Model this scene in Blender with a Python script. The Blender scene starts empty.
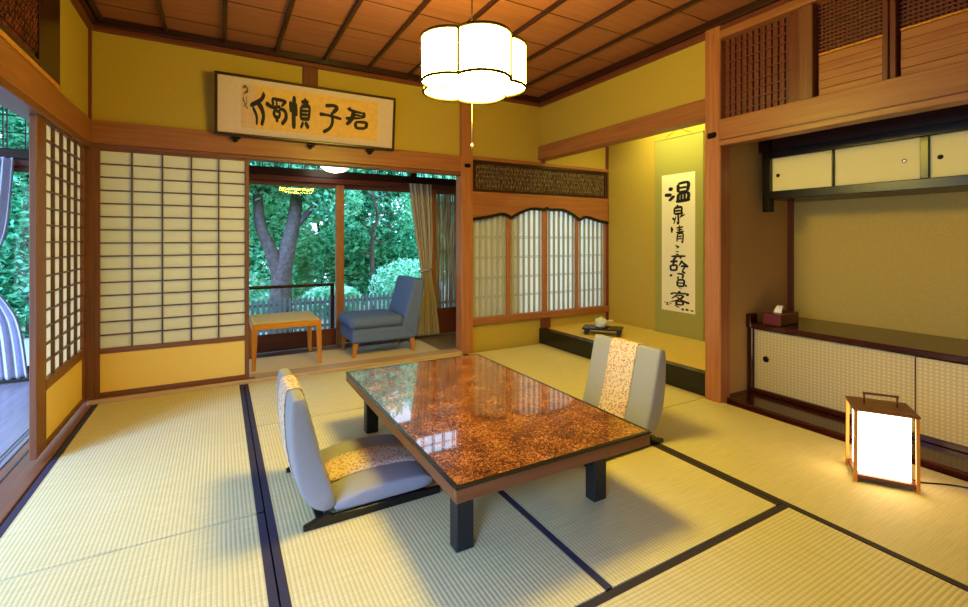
import bpy, math, random
from mathutils import Vector, Matrix
random.seed(7)
C = bpy.context.scene.collection
SC = bpy.context.scene
PI = math.pi

# ------------------------------------------------------------------ helpers
class MB:
    """collects shapes, builds ONE mesh object"""
    def __init__(s, off=(0, 0, 0)):
        s.v = []; s.f = []; s.sm = []; s.off = Vector(off)
    def add(s, vs, fs, smooth=False):
        n = len(s.v)
        s.v += [Vector(p) - s.off for p in vs]
        s.f += [tuple(i + n for i in f) for f in fs]
        s.sm += [smooth] * len(fs)
        return s
    def box(s, x0, x1, y0, y1, z0, z1, bev=0.0):
        if x0 > x1: x0, x1 = x1, x0
        if y0 > y1: y0, y1 = y1, y0
        if z0 > z1: z0, z1 = z1, z0
        if bev <= 0:
            vs = [(x, y, z) for z in (z0, z1) for y in (y0, y1) for x in (x0, x1)]
            return s.add(vs, [(0, 2, 3, 1), (4, 5, 7, 6), (0, 1, 5, 4), (2, 6, 7, 3), (0, 4, 6, 2), (1, 3, 7, 5)])
        b = min(bev, (x1 - x0) / 2.01, (y1 - y0) / 2.01, (z1 - z0) / 2.01)
        vs = []; idx = {}
        X = (x0, x1); Y = (y0, y1); Z = (z0, z1)
        for i in (0, 1):
            for j in (0, 1):
                for k in (0, 1):
                    dx = b if i == 0 else -b; dy = b if j == 0 else -b; dz = b if k == 0 else -b
                    idx[i, j, k, 0] = len(vs); vs.append((X[i], Y[j] + dy, Z[k] + dz))
                    idx[i, j, k, 1] = len(vs); vs.append((X[i] + dx, Y[j], Z[k] + dz))
                    idx[i, j, k, 2] = len(vs); vs.append((X[i] + dx, Y[j] + dy, Z[k]))
        fs = []
        for i in (0, 1): fs.append([idx[i, 0, 0, 0], idx[i, 1, 0, 0], idx[i, 1, 1, 0], idx[i, 0, 1, 0]][:: (-1 if i == 0 else 1)])
        for j in (0, 1): fs.append([idx[0, j, 0, 1], idx[1, j, 0, 1], idx[1, j, 1, 1], idx[0, j, 1, 1]][:: (1 if j == 0 else -1)])
        for k in (0, 1): fs.append([idx[0, 0, k, 2], idx[1, 0, k, 2], idx[1, 1, k, 2], idx[0, 1, k, 2]][:: (-1 if k == 0 else 1)])
        for i in (0, 1):
            for j in (0, 1): fs.append([idx[i, j, 0, 0], idx[i, j, 0, 1], idx[i, j, 1, 1], idx[i, j, 1, 0]][:: (1 if (i + j) % 2 == 0 else -1)])
            for k in (0, 1): fs.append([idx[i, 0, k, 0], idx[i, 1, k, 0], idx[i, 1, k, 2], idx[i, 0, k, 2]][:: (1 if (i + k) % 2 == 0 else -1)])
        for j in (0, 1):
            for k in (0, 1): fs.append([idx[0, j, k, 1], idx[1, j, k, 1], idx[1, j, k, 2], idx[0, j, k, 2]][:: (-1 if (j + k) % 2 == 0 else 1)])
        for i in (0, 1):
            for j in (0, 1):
                for k in (0, 1): fs.append([idx[i, j, k, 0], idx[i, j, k, 1], idx[i, j, k, 2]][:: (-1 if (i + j + k) % 2 == 0 else 1)])
        return s.add(vs, [tuple(f) for f in fs])
    def bar(s, p, q, w, h=None, up=(0, 0, 1)):
        """rectangular bar from p to q"""
        h = h or w; p = Vector(p); q = Vector(q); d = (q - p).normalized(); up = Vector(up)
        if abs(d.dot(up)) > .98: up = Vector((0, 1, 0))
        a = d.cross(up).normalized() * (w / 2); b = a.cross(d).normalized() * (h / 2)
        vs = [p - a - b, p + a - b, p + a + b, p - a + b, q - a - b, q + a - b, q + a + b, q - a + b]
        return s.add(vs, [(0, 1, 2, 3), (4, 7, 6, 5), (0, 4, 5, 1), (1, 5, 6, 2), (2, 6, 7, 3), (3, 7, 4, 0)])
    def taper(s, c0, c1, w0, w1):
        """square post from c0 (size w0) to c1 (size w1)"""
        vs = []
        for c, w in ((c0, w0), (c1, w1)):
            for dx, dy in ((-1, -1), (1, -1), (1, 1), (-1, 1)): vs.append((c[0] + dx * w / 2, c[1] + dy * w / 2, c[2]))
        return s.add(vs, [(3, 2, 1, 0), (4, 5, 6, 7), (0, 1, 5, 4), (1, 2, 6, 5), (2, 3, 7, 6), (3, 0, 4, 7)])
    def tube(s, pts, rad, n=8, cap=True):
        pts = [Vector(p) for p in pts]
        if not hasattr(rad, '__len__'): rad = [rad] * len(pts)
        rings = []; ref = Vector((0.31, 0.2, 0.93)).normalized()
        for i, p in enumerate(pts):
            d = (pts[min(i + 1, len(pts) - 1)] - pts[max(i - 1, 0)]).normalized()
            r0 = ref if abs(d.dot(ref)) < .95 else Vector((1, 0, 0))
            a = d.cross(r0).normalized(); b = d.cross(a)
            rings.append([p + (a * math.cos(2 * PI * k / n) + b * math.sin(2 * PI * k / n)) * rad[i] for k in range(n)])
        vs = [q for r in rings for q in r]; fs = []
        for i in range(len(pts) - 1):
            for k in range(n):
                fs.append((i * n + k, i * n + (k + 1) % n, (i + 1) * n + (k + 1) % n, (i + 1) * n + k))
        if cap:
            fs.append(tuple(range(n))[::-1]); fs.append(tuple((len(pts) - 1) * n + k for k in range(n)))
        return s.add(vs, fs, True)
    def lathe(s, prof, c=(0, 0, 0), n=24, axis='z'):
        vs = []; fs = []
        for r, z in prof:
            for k in range(n):
                a = 2 * PI * k / n; u, w = r * math.cos(a), r * math.sin(a)
                p = (u, w, z) if axis == 'z' else ((z, u, w) if axis == 'x' else (u, z, w))
                vs.append((c[0] + p[0], c[1] + p[1], c[2] + p[2]))
        for i in range(len(prof) - 1):
            for k in range(n): fs.append((i * n + k, i * n + (k + 1) % n, (i + 1) * n + (k + 1) % n, (i + 1) * n + k))
        fs.append(tuple(range(n))[::-1]); fs.append(tuple((len(prof) - 1) * n + k for k in range(n)))
        return s.add(vs, fs, True)
    def prism(s, poly, axis, a0, a1):
        """poly (2-D) extruded along axis 'x','y','z'"""
        def P(u, v, w): return {'x': (w, u, v), 'y': (u, w, v), 'z': (u, v, w)}[axis]
        n = len(poly)
        vs = [P(u, v, a0) for u, v in poly] + [P(u, v, a1) for u, v in poly]
        fs = [tuple(range(n))[::-1], tuple(range(n, 2 * n))] + [(k, (k + 1) % n, n + (k + 1) % n, n + k) for k in range(n)]
        return s.add(vs, fs)
    def obj(s, name, mat, parent=None, bevel=0, subsurf=0):
        me = bpy.data.meshes.new(name)
        me.from_pydata([tuple(v) for v in s.v], [], s.f); me.update()
        import bmesh
        bm = bmesh.new(); bm.from_mesh(me); bmesh.ops.recalc_face_normals(bm, faces=bm.faces); bm.to_mesh(me); bm.free()
        for p, q in zip(me.polygons, s.sm): p.use_smooth = q
        o = bpy.data.objects.new(name, me); C.objects.link(o)
        if mat: me.materials.append(mat)
        if parent: o.parent = parent
        else: o.location = s.off
        if bevel:
            m = o.modifiers.new('b', 'BEVEL'); m.width = bevel; m.segments = 2; m.limit_method = 'ANGLE'
        if subsurf:
            m = o.modifiers.new('s', 'SUBSURF'); m.levels = m.render_levels = subsurf
        return o

def thing(name, label, cat, loc=(0, 0, 0), rz=0, group=None):
    o = bpy.data.objects.new(name, None); C.objects.link(o); o.empty_display_size = .05
    o.location = loc; o.rotation_euler = (0, 0, rz); o['label'] = label; o['category'] = cat
    if group: o['group'] = group
    return o
def tag(o, label, cat, group=None):
    o['label'] = label; o['category'] = cat
    if group: o['group'] = group
    return o
def struct(o, label=None):
    o['kind'] = 'structure'
    if label: o['label'] = label
    return o
def troot(name, label, loc):
    o = bpy.data.objects.new(name, None); C.objects.link(o); o.location = loc; o['kind'] = 'structure'; o['label'] = label
    return o
def dup(root, loc, rz=0, label=None):
    r = root.copy(); C.objects.link(r); r.location = loc; r.rotation_euler = (0, 0, rz)
    if label: r['label'] = label
    for ch in list(root.children):
        c = ch.copy(); C.objects.link(c); c.parent = r
        for g in list(ch.children):
            d = g.copy(); C.objects.link(d); d.parent = c
    return r

# ------------------------------------------------------------------ materials
def lin(h):
    h = h.lstrip('#'); r = []
    for i in (0, 2, 4):
        c = int(h[i:i + 2], 16) / 255; r.append(c / 12.92 if c <= .04045 else ((c + .055) / 1.055) ** 2.4)
    return (*r, 1)
def newmat(name):
    m = bpy.data.materials.new(name); m.use_nodes = True; nt = m.node_tree
    return m, nt, nt.nodes['Principled BSDF']
def N(nt, t, **k):
    n = nt.nodes.new(t)
    for a, b in k.items():
        if a in n.inputs: n.inputs[a].default_value = b
        else: setattr(n, a, b)
    return n
def coords(nt, scale=(1, 1, 1), rot=(0, 0, 0)):
    tc = N(nt, 'ShaderNodeTexCoord'); mp = N(nt, 'ShaderNodeMapping')
    mp.inputs['Scale'].default_value = scale; mp.inputs['Rotation'].default_value = rot
    nt.links.new(tc.outputs['Object'], mp.inputs['Vector']); return mp.outputs['Vector']
def ramp(nt, fac, stops):
    r = N(nt, 'ShaderNodeValToRGB'); e = r.color_ramp.elements
    while len(e) < len(stops): e.new(.5)
    for x, (p, c) in zip(e, stops): x.position = p; x.color = c
    nt.links.new(fac, r.inputs['Fac']); return r.outputs['Color']
def plain(name, col, rough=.5, spec=.5, noise=0, nscale=30, bump=0, coat=0, metal=0):
    m, nt, b = newmat(name); c = lin(col) if isinstance(col, str) else (*col, 1)
    b.inputs['Base Color'].default_value = c; b.inputs['Roughness'].default_value = rough
    b.inputs['Specular IOR Level'].default_value = spec; b.inputs['Coat Weight'].default_value = coat; b.inputs['Coat Roughness'].default_value = .06
    b.inputs['Metallic'].default_value = metal
    if noise or bump:
        no = N(nt, 'ShaderNodeTexNoise', Scale=nscale, Detail=4.0); nt.links.new(coords(nt), no.inputs['Vector'])
        if noise:
            lo = tuple(max(0, x * (1 - noise)) for x in c[:3]) + (1,); hi = tuple(min(1, x * (1 + noise)) for x in c[:3]) + (1,)
            nt.links.new(ramp(nt, no.outputs['Fac'], [(.3, lo), (.7, hi)]), b.inputs['Base Color'])
        if bump:
            bp = N(nt, 'ShaderNodeBump', Strength=bump, Distance=.002); nt.links.new(no.outputs['Fac'], bp.inputs['Height']); nt.links.new(bp.outputs['Normal'], b.inputs['Normal'])
    return m
def wood(name, c1, c2, axis='x', rough=.38, scale=1., coat=0, spec=.4):
    m, nt, b = newmat(name); s = {'x': (1.2, 30, 30), 'y': (30, 1.2, 30), 'z': (30, 30, 1.2)}[axis]
    v = coords(nt, tuple(q * scale for q in s))
    n1 = N(nt, 'ShaderNodeTexNoise', Scale=1.6, Detail=6.0, Distortion=.6); nt.links.new(v, n1.inputs['Vector'])
    nt.links.new(ramp(nt, n1.outputs['Fac'], [(.28, lin(c1)), (.72, lin(c2))]), b.inputs['Base Color'])
    b.inputs['Roughness'].default_value = rough; b.inputs['Specular IOR Level'].default_value = spec
    b.inputs['Coat Weight'].default_value = coat; b.inputs['Coat Roughness'].default_value = .08
    bp = N(nt, 'ShaderNodeBump', Strength=.12, Distance=.001); nt.links.new(n1.outputs['Fac'], bp.inputs['Height']); nt.links.new(bp.outputs['Normal'], b.inputs['Normal'])
    return m
W = {}
for ax in 'xyz':
    W['post' + ax] = wood('cedar_post_' + ax, '#985a34', '#b37248', ax)
    W['nage' + ax] = wood('cedar_beam_' + ax, '#8e5430', '#a66a40', ax)
    W['frame' + ax] = wood('shoji_frame_wood_' + ax, '#6e4028', '#825032', ax)
    W['dark' + ax] = wood('smoked_wood_' + ax, '#27120e', '#3c1c14', ax, rough=.3)
    W['red' + ax] = wood('red_brown_wood_' + ax, '#5e2c1e', '#743a28', ax)
    W['board' + ax] = wood('orange_board_' + ax, '#96562c', '#b27642', ax)
    W['lac' + ax] = wood('wine_lacquer_' + ax, '#2e0f0b', '#42170f', ax, rough=.14, spec=.6)
for ax in 'xyz': W['lattice' + ax] = wood('dark_lattice_wood_' + ax, '#553420', '#66422a', ax)
M = {}
M['wall'] = plain('ochre_sand_wall', '#b89b42', .95, .1, noise=.10, nscale=140, bump=.25)
M['tan'] = plain('tan_sand_wall', '#bd965e', .95, .1, noise=.10, nscale=140, bump=.25)
M['olive'] = plain('olive_sand_wall', '#c0a35c', .95, .1, noise=.08, nscale=140, bump=.25)
M['ceil'] = wood('cedar_ceiling_board', '#865036', '#9c6244', 'x', rough=.45, scale=.8)
M['black'] = plain('black_lacquer', '#0c0c0e', .22, .5)
M['cabblack'] = plain('brown_black_lacquer', '#160d0a', .25, .5)
M['redlac'] = plain('deep_red_lacquer', '#5c1613', .3, .5)
M['ink'] = plain('sumi_ink', '#15110e', .6, .3)
M['inkpale'] = plain('pale_sumi_ink', '#5a5c50', .7, .2)
M['metal_dark'] = plain('dark_bronze', '#1a1412', .35, .5, metal=.7)
M['metal_glint'] = plain('bronze_glint', '#c9c3b0', .25, .5, metal=.9)  # pale copy of the dark pulls, a bright reflection put into the colour
M['kick'] = plain('gold_kick_paper', '#f0cd74', .7, .2, noise=.05, nscale=300)
M['door_up'] = plain('cream_cabinet_paper', '#f0dc9c', .6, .25, noise=.03, nscale=200)
M['leg_black'] = plain('black_table_leg', '#15181d', .45, .5)
M['grey_fab'] = plain('grey_woven_fabric', '#9d9ca4', .9, .15, noise=.12, nscale=500, bump=.3)
M['blue_fab'] = plain('slate_blue_fabric', '#61739c', .9, .15, noise=.15, nscale=600, bump=.3)
M['white_paper'] = plain('tissue_white', '#f4f2ec', .8, .1)
M['leg_wood'] = wood('beech_leg', '#b86f22', '#d08a35', 'z')
M['lantern_wood'] = wood('brown_lantern_wood', '#6e4524', '#8a5a32', 'x')
M['sill'] = wood('pale_sill_wood', '#b08c64', '#c8a67c', 'x')
M['honey'] = wood('honey_wood', '#c27a20', '#dd9a3a', 'x', rough=.3)
M['seat_pale'] = plain('pale_woven_top', '#d9b878', .6, .2, noise=.08, nscale=200)
M['curt_r'] = plain('beige_curtain_cloth', '#b8a894', .9, .1, noise=.06, nscale=80)
M['curt_l'] = plain('lavender_grey_curtain_cloth', '#c8c4d2', .9, .1, noise=.06, nscale=80)
M['carpet'] = plain('beige_carpet', '#e2ccb0', .95, .05, noise=.08, nscale=300, bump=.3)
M['ground'] = plain('pale_gravel', '#a2a8a2', .95, .1, noise=.2, nscale=60)  # pale tone chosen so the ground bounces daylight indoors
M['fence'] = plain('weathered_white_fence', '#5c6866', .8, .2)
M['bark'] = plain('grey_brown_bark', '#5a5048', .9, .1, noise=.35, nscale=18, bump=.6)
M['enfloor'] = wood('engawa_board', '#77696c', '#918486', 'y', rough=.28, spec=.5)
M['mount'] = plain('sage_scroll_silk', '#9c944c', .8, .15, noise=.06, nscale=260)
M['scroll_paper'] = plain('scroll_paper', '#e9dcb8', .8, .1, noise=.03, nscale=60)
M['ivory'] = plain('ivory_knob', '#e8e0cc', .4, .4)
M['celadon'] = plain('pale_celadon_glaze', '#cfd4c4', .25, .5)
M['blackcord'] = plain('dark_cord', '#1c1412', .6, .3)

def paper_mat(name, col, trans=.5):
    m, nt, b = newmat(name); nt.nodes.remove(b); out = nt.nodes['Material Output']
    d = N(nt, 'ShaderNodeBsdfDiffuse', Color=lin(col)); t = N(nt, 'ShaderNodeBsdfTranslucent', Color=lin(col)); mx = N(nt, 'ShaderNodeMixShader', Fac=trans)
    nt.links.new(d.outputs[0], mx.inputs[1]); nt.links.new(t.outputs[0], mx.inputs[2]); nt.links.new(mx.outputs[0], out.inputs['Surface']); return m
M['paper'] = paper_mat('shoji_paper', '#f8efd6', .45)
M['paper_w'] = paper_mat('white_shoji_paper', '#faf9f5', .7)
def leaf_mat(name, c1, c2):
    m, nt, b = newmat(name); nt.nodes.remove(b); out = nt.nodes['Material Output']
    no = N(nt, 'ShaderNodeTexNoise', Scale=9.0, Detail=3.0); nt.links.new(coords(nt), no.inputs['Vector'])
    col = ramp(nt, no.outputs['Fac'], [(.40, lin(c1)), (.60, lin(c2))])  # ramp puts dark gaps and bright highlights into the leaf colour
    d = N(nt, 'ShaderNodeBsdfDiffuse'); t = N(nt, 'ShaderNodeBsdfTranslucent'); mx = N(nt, 'ShaderNodeMixShader', Fac=.5)
    nt.links.new(col, d.inputs['Color']); nt.links.new(col, t.inputs['Color'])
    nt.links.new(d.outputs[0], mx.inputs[1]); nt.links.new(t.outputs[0], mx.inputs[2]); nt.links.new(mx.outputs[0], out.inputs['Surface']); return m
M['leafA'] = leaf_mat('maple_leaf', '#248654', '#a6f4c4')
M['leafB'] = leaf_mat('pine_needle', '#1c6a44', '#489a70')
M['leafC'] = leaf_mat('bright_shrub_leaf', '#4cba80', '#dcffe6')
M['leafD'] = leaf_mat('deep_shrub_leaf', '#20784e', '#84e4b0')
def glass_mat():
    m, nt, b = newmat('window_glass'); nt.nodes.remove(b); out = nt.nodes['Material Output']
    t = N(nt, 'ShaderNodeBsdfTransparent'); g = N(nt, 'ShaderNodeBsdfGlossy', Roughness=0.0); fr = N(nt, 'ShaderNodeFresnel', IOR=1.3); mx = N(nt, 'ShaderNodeMixShader')
    nt.links.new(fr.outputs[0], mx.inputs['Fac']); nt.links.new(t.outputs[0], mx.inputs[1]); nt.links.new(g.outputs[0], mx.inputs[2]); nt.links.new(mx.outputs[0], out.inputs['Surface']); return m
M['glass'] = glass_mat()
def emit(name, col, strength, base='#fff4dc'):
    m, nt, b = newmat(name); b.inputs['Base Color'].default_value = lin(base); b.inputs['Roughness'].default_value = .6
    b.inputs['Emission Color'].default_value = (*col, 1); b.inputs['Emission Strength'].default_value = strength; return m
M['shade'] = emit('lit_pendant_shade', (1, .78, .10), 62)
M['shade_top'] = emit('lit_pendant_top', (1, .74, .10), 28)
M['lantern'] = emit('lit_lantern_paper', (1, .74, .42), 6.5)
M['dome'] = emit('lit_ceiling_dome', (1, .86, .62), 4)

def tatami_mat(nm='tatami_rush', ca='#d0c088', cb='#dfd09e'):
    m, nt, b = newmat(nm); v = coords(nt)
    sep = N(nt, 'ShaderNodeSeparateXYZ'); nt.links.new(v, sep.inputs[0])
    mu = N(nt, 'ShaderNodeMath', operation='MULTIPLY'); mu.inputs[1].default_value = 2 * PI / .0156; nt.links.new(sep.outputs['X'], mu.inputs[0])
    si = N(nt, 'ShaderNodeMath', operation='SINE'); nt.links.new(mu.outputs[0], si.inputs[0])
    mr = N(nt, 'ShaderNodeMapRange'); mr.inputs['From Min'].default_value = -1; nt.links.new(si.outputs[0], mr.inputs['Value'])
    no = N(nt, 'ShaderNodeTexNoise', Scale=1.0, Detail=4.0); nt.links.new(coords(nt, (6, 160, 1)), no.inputs['Vector'])
    c1 = ramp(nt, no.outputs['Fac'], [(.3, lin(ca)), (.7, lin(cb))])
    c2 = ramp(nt, mr.outputs['Result'], [(.0, (.76, .74, .68, 1)), (.4, (1, 1, 1, 1))])
    mx = N(nt, 'ShaderNodeMixRGB', blend_type='MULTIPLY', Fac=1.0); nt.links.new(c1, mx.inputs[1]); nt.links.new(c2, mx.inputs[2])
    nt.links.new(mx.outputs[0], b.inputs['Base Color']); b.inputs['Roughness'].default_value = .62; b.inputs['Specular IOR Level'].default_value = .25
    bp = N(nt, 'ShaderNodeBump', Strength=.35, Distance=.002); nt.links.new(mr.outputs['Result'], bp.inputs['Height']); nt.links.new(bp.outputs['Normal'], b.inputs['Normal'])
    return m
M['lat'] = plain('lattice_shade_grey', '#a3a19c', .8, .1)  # grey is the lattice's shade through the paper, put into its colour
M['tatami'] = tatami_mat()
M['tatami_yellow'] = tatami_mat('yellow_tatami_rush', '#cfae56', '#dcbd68')  # yellower rush for the alcove floor only
M['heri'] = plain('navy_brown_border_cloth', '#3d332f', .8, .15, noise=.1, nscale=300)
M['heri_l'] = plain('navy_border_cloth', '#3b3644', .8, .15, noise=.1, nscale=300)

def burl_mat():
    m, nt, b = newmat('burl_lacquer'); v = coords(nt)
    n0 = N(nt, 'ShaderNodeTexNoise', Scale=9.0, Detail=5.0); nt.links.new(v, n0.inputs['Vector'])
    n1 = N(nt, 'ShaderNodeTexNoise', Scale=100.0, Detail=5.0, Distortion=1.6); nt.links.new(v, n1.inputs['Vector'])
    a = N(nt, 'ShaderNodeMath', operation='MULTIPLY_ADD'); a.inputs[1].default_value = .35; nt.links.new(n0.outputs['Fac'], a.inputs[0]); nt.links.new(n1.outputs['Fac'], a.inputs[2])
    col = ramp(nt, a.outputs[0], [(.52, lin('#1c0a05')), (.61, lin('#5a2814')), (.71, lin('#975024')), (.85, lin('#cb9250'))])
    nt.links.new(col, b.inputs['Base Color']); b.inputs['Roughness'].default_value = .22; b.inputs['Coat Weight'].default_value = 1; b.inputs['Coat Roughness'].default_value = .03; b.inputs['Coat IOR'].default_value = 1.85
    return m
M['burl'] = burl_mat()
def floral_mat():
    m, nt, b = newmat('floral_runner_cloth'); v = coords(nt)
    vo = N(nt, 'ShaderNodeTexVoronoi', Scale=74.0); nt.links.new(v, vo.inputs['Vector'])
    n1 = N(nt, 'ShaderNodeTexNoise', Scale=28.0, Detail=2.0); nt.links.new(v, n1.inputs['Vector'])
    sp = N(nt, 'ShaderNodeSeparateColor'); nt.links.new(vo.outputs['Color'], sp.inputs[0])
    flower = ramp(nt, sp.outputs[0], [(0.0, lin('#bf7262')), (.3, lin('#d3a07e')), (.5, lin('#a86e6a')), (.7, lin('#dccdb8')), (1, lin('#c48470'))])
    mask = N(nt, 'ShaderNodeMath', operation='LESS_THAN'); mask.inputs[1].default_value = .46; nt.links.new(vo.outputs['Distance'], mask.inputs[0])
    mx = N(nt, 'ShaderNodeMixRGB'); mx.inputs[1].default_value = lin('#dccab2'); nt.links.new(mask.outputs[0], mx.inputs['Fac']); nt.links.new(flower, mx.inputs[2])
    nt.links.new(mx.outputs[0], b.inputs['Base Color']); b.inputs['Roughness'].default_value = .85; return m
M['floral'] = floral_mat()
def scale_mat():
    m, nt, b = newmat('diamond_pattern_paper'); v = coords(nt)
    sep = N(nt, 'ShaderNodeSeparateXYZ'); nt.links.new(v, sep.inputs[0]); outs = []
    for op in ('ADD', 'SUBTRACT'):
        z = N(nt, 'ShaderNodeMath', operation='MULTIPLY'); z.inputs[1].default_value = 1.1; nt.links.new(sep.outputs['Z'], z.inputs[0])
        a = N(nt, 'ShaderNodeMath', operation=op); nt.links.new(sep.outputs['Y'], a.inputs[0]); nt.links.new(z.outputs[0], a.inputs[1])
        k = N(nt, 'ShaderNodeMath', operation='MULTIPLY'); k.inputs[1].default_value = 2 * PI / .046; nt.links.new(a.outputs[0], k.inputs[0])
        si = N(nt, 'ShaderNodeMath', operation='SINE'); nt.links.new(k.outputs[0], si.inputs[0]); outs.append(si)
    pr = N(nt, 'ShaderNodeMath', operation='MULTIPLY'); nt.links.new(outs[0].outputs[0], pr.inputs[0]); nt.links.new(outs[1].outputs[0], pr.inputs[1])
    nt.links.new(ramp(nt, pr.outputs[0], [(.0, lin('#ad9a72')), (.5, lin('#b6a47e')), (.9, lin('#c9bb96'))]), b.inputs['Base Color']); b.inputs['Roughness'].default_value = .6; return m
M['scale'] = scale_mat()
def reed_mat():
    m, nt, b = newmat('dried_reed'); nt.nodes.remove(b); out = nt.nodes['Material Output']
    no = N(nt, 'ShaderNodeTexNoise', Scale=1.0, Detail=5.0); nt.links.new(coords(nt, (110, 110, 3)), no.inputs['Vector'])
    col = ramp(nt, no.outputs['Fac'], [(.34, lin('#8f7558')), (.66, lin('#f0e2cc'))])
    d = N(nt, 'ShaderNodeBsdfDiffuse'); t = N(nt, 'ShaderNodeBsdfTranslucent'); mx = N(nt, 'ShaderNodeMixShader', Fac=.5)
    for q in (d, t): nt.links.new(col, q.inputs['Color'])
    nt.links.new(d.outputs[0], mx.inputs[1]); nt.links.new(t.outputs[0], mx.inputs[2]); nt.links.new(mx.outputs[0], out.inputs['Surface']); return m
M['reed'] = reed_mat()
def wicker_mat(name, c1, c2, ax, sc):
    m, nt, b = newmat(name); no = N(nt, 'ShaderNodeTexNoise', Scale=1.0, Detail=4.0); nt.links.new(coords(nt, sc), no.inputs['Vector'])
    nt.links.new(ramp(nt, no.outputs['Fac'], [(.36, lin(c1)), (.64, lin(c2))]), b.inputs['Base Color']); b.inputs['Roughness'].default_value = .6; return m
M['wicker'] = wicker_mat('brown_wicker', '#3a2418', '#9a7a52', 'x', (70, 70, 22))
M['carve'] = wicker_mat('dark_red_carving', '#35120b', '#7a3520', 'y', (40, 40, 25))

# ------------------------------------------------------------------ room numbers (metres)
XL, XR, YB, YF = -.80, 3.08, 4.20, -.90      # left wall, right wall, back wall, wall behind
ZC = 2.70; ZN0, ZN1 = 1.80, 1.98             # ceiling, nageshi beam
YG = 5.22                                     # glass line of the veranda
TX0, TX1 = 4.10, 3.98                         # back of tokonoma, back of alcove

# ---------------- floor, mats
struct(MB((1, 2, 0)).box(-.93, 4.2, -.95, 4.28, -.12, -.032).obj('floor', W['darkx']), 'under-floor slab beneath the mats')
def mat_(x0, x1, y0, y1, along, label, borders, bm='heri', group='tatami mats'):
    cx, cy = (x0 + x1) / 2, (y0 + y1) / 2; w, l = x1 - x0, y1 - y0
    g = .0035
    if along == 'y': r = thing('tatami_mat', label, 'mat', (cx, cy, -.03), 0, group); a, b = w / 2 - g, l / 2 - g
    else: r = thing('tatami_mat', label, 'mat', (cx, cy, -.03), PI / 2, group); a, b = l / 2 - g, w / 2 - g
    MB().box(-a, a, -b, b, 0, .03, .0005).obj('rush_surface', M['tatami'], r)
    for s in borders:
        e0, e1 = (a - .028, a + .0005)
        MB().box(s * e0, s * e1, -b, b, .001, .0312).obj('cloth_border', M[bm], r)
    return r
mat_(-.765, .165, 2.172, 4.155, 'y', 'long tatami mat in front of the left shoji corner, washed by pale daylight', (-1, 1), 'heri_l')
mat_(-.765, .165, .20, 2.168, 'y', 'tatami mat in the lower left corner of the photo, bright with daylight', (-1, 1), 'heri_l')
mat_(.165, 1.13, 3.184, 4.155, 'y', 'small square tatami mat before the veranda sill, left of the table top', (-1,), 'heri_l')
mat_(.165, 1.13, 1.13, 3.176, 'y', 'tatami mat under the left half of the low table and the left floor chair', (-1, 1), 'heri_l')
mat_(1.13, 2.125, 3.18, 4.155, 'y', 'square tatami mat before the wood post and the latticed bay window', (1,))
mat_(1.13, 2.125, 1.13, 3.18, 'y', 'tatami mat under the right half of the low table, deep yellow', (1,))
mat_(2.125, 3.085, 2.16, 4.155, 'y', 'tatami mat along the black alcove step, behind the right floor chair', (-1,))
mat_(2.125, 3.085, .20, 2.16, 'y', 'tatami mat under the glowing floor lantern beside the dark cabinet plinth', (-1,))
mat_(.165, 2.125, .17, 1.13, 'x', 'foreground tatami mat with ribs running sideways, at the bottom right', (1, -1))
mat_(.165, 2.125, YF + .05, .17, 'x', 'tatami mat behind the foreground mat, nearest the photographer', (1, -1))

# ---------------- walls
def wallbox(name, m, *b): return struct(MB(((b[0] + b[1]) / 2, (b[2] + b[3]) / 2, b[4])).box(*b).obj(name, m))
def trim(n, m, *b, bev=.004, name='trim', label=None, par=None):
    off = ((b[0] + b[1]) / 2, (b[2] + b[3]) / 2, b[4])
    o = MB(off).box(*b, bev).obj(f'{name}_{n}', m); struct(o, label); return o
wallbox('wall_back', M['wall'], XL - .1, 4.2, YB + .003, YB + .09, ZN1 - .02, 2.72)
wallbox('wall_left', M['wall'], XL - .1, XL + .002, YF, YB + .09, ZN1 - .02, 2.72)
wallbox('wall_front', M['wall'], XL - .1, 4.2, YF - .08, YF, -.05, 2.72)
# right side above the tokonoma opening
wallbox('wall_right', M['wall'], XR + .005, XR + .09, 2.15, YB + .02, 2.16, 2.72)
# tokonoma
tb = wallbox('wall_tokonoma', M['wall'], TX0, TX0 + .08, 2.06, YB + .3, -.05, 2.72)
wallbox('wall_tokonoma_side', M['tan'], 3.12, TX0, 2.055, 2.14, -.03, 2.72)
wallbox('ceiling_tokonoma', M['ceil'], XR + .10, TX0 + .05, 2.06, YB + .05, 2.50, 2.56)
# below bay window, left of tokonoma and inside it
wallbox('wall_bay_low', M['wall'], 2.22, 4.2, YB + .005, YB + .09, -.05, .30)
# alcove (right)
wallbox('wall_alcove', M['olive'], TX1, TX1 + .08, .02, 2.06, -.03, 2.3)
wallbox('wall_alcove_side', M['tan'], 3.1, TX1 + .05, .02, .10, -.03, 2.72)
wallbox('ceiling_alcove', W['darky'], XR + .05, TX1 + .05, .05, 2.06, 1.93, 1.98)
wallbox('wall_right_near', M['wall'], XR + .02, XR + .09, YF, .06, -.05, 2.72)

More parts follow.
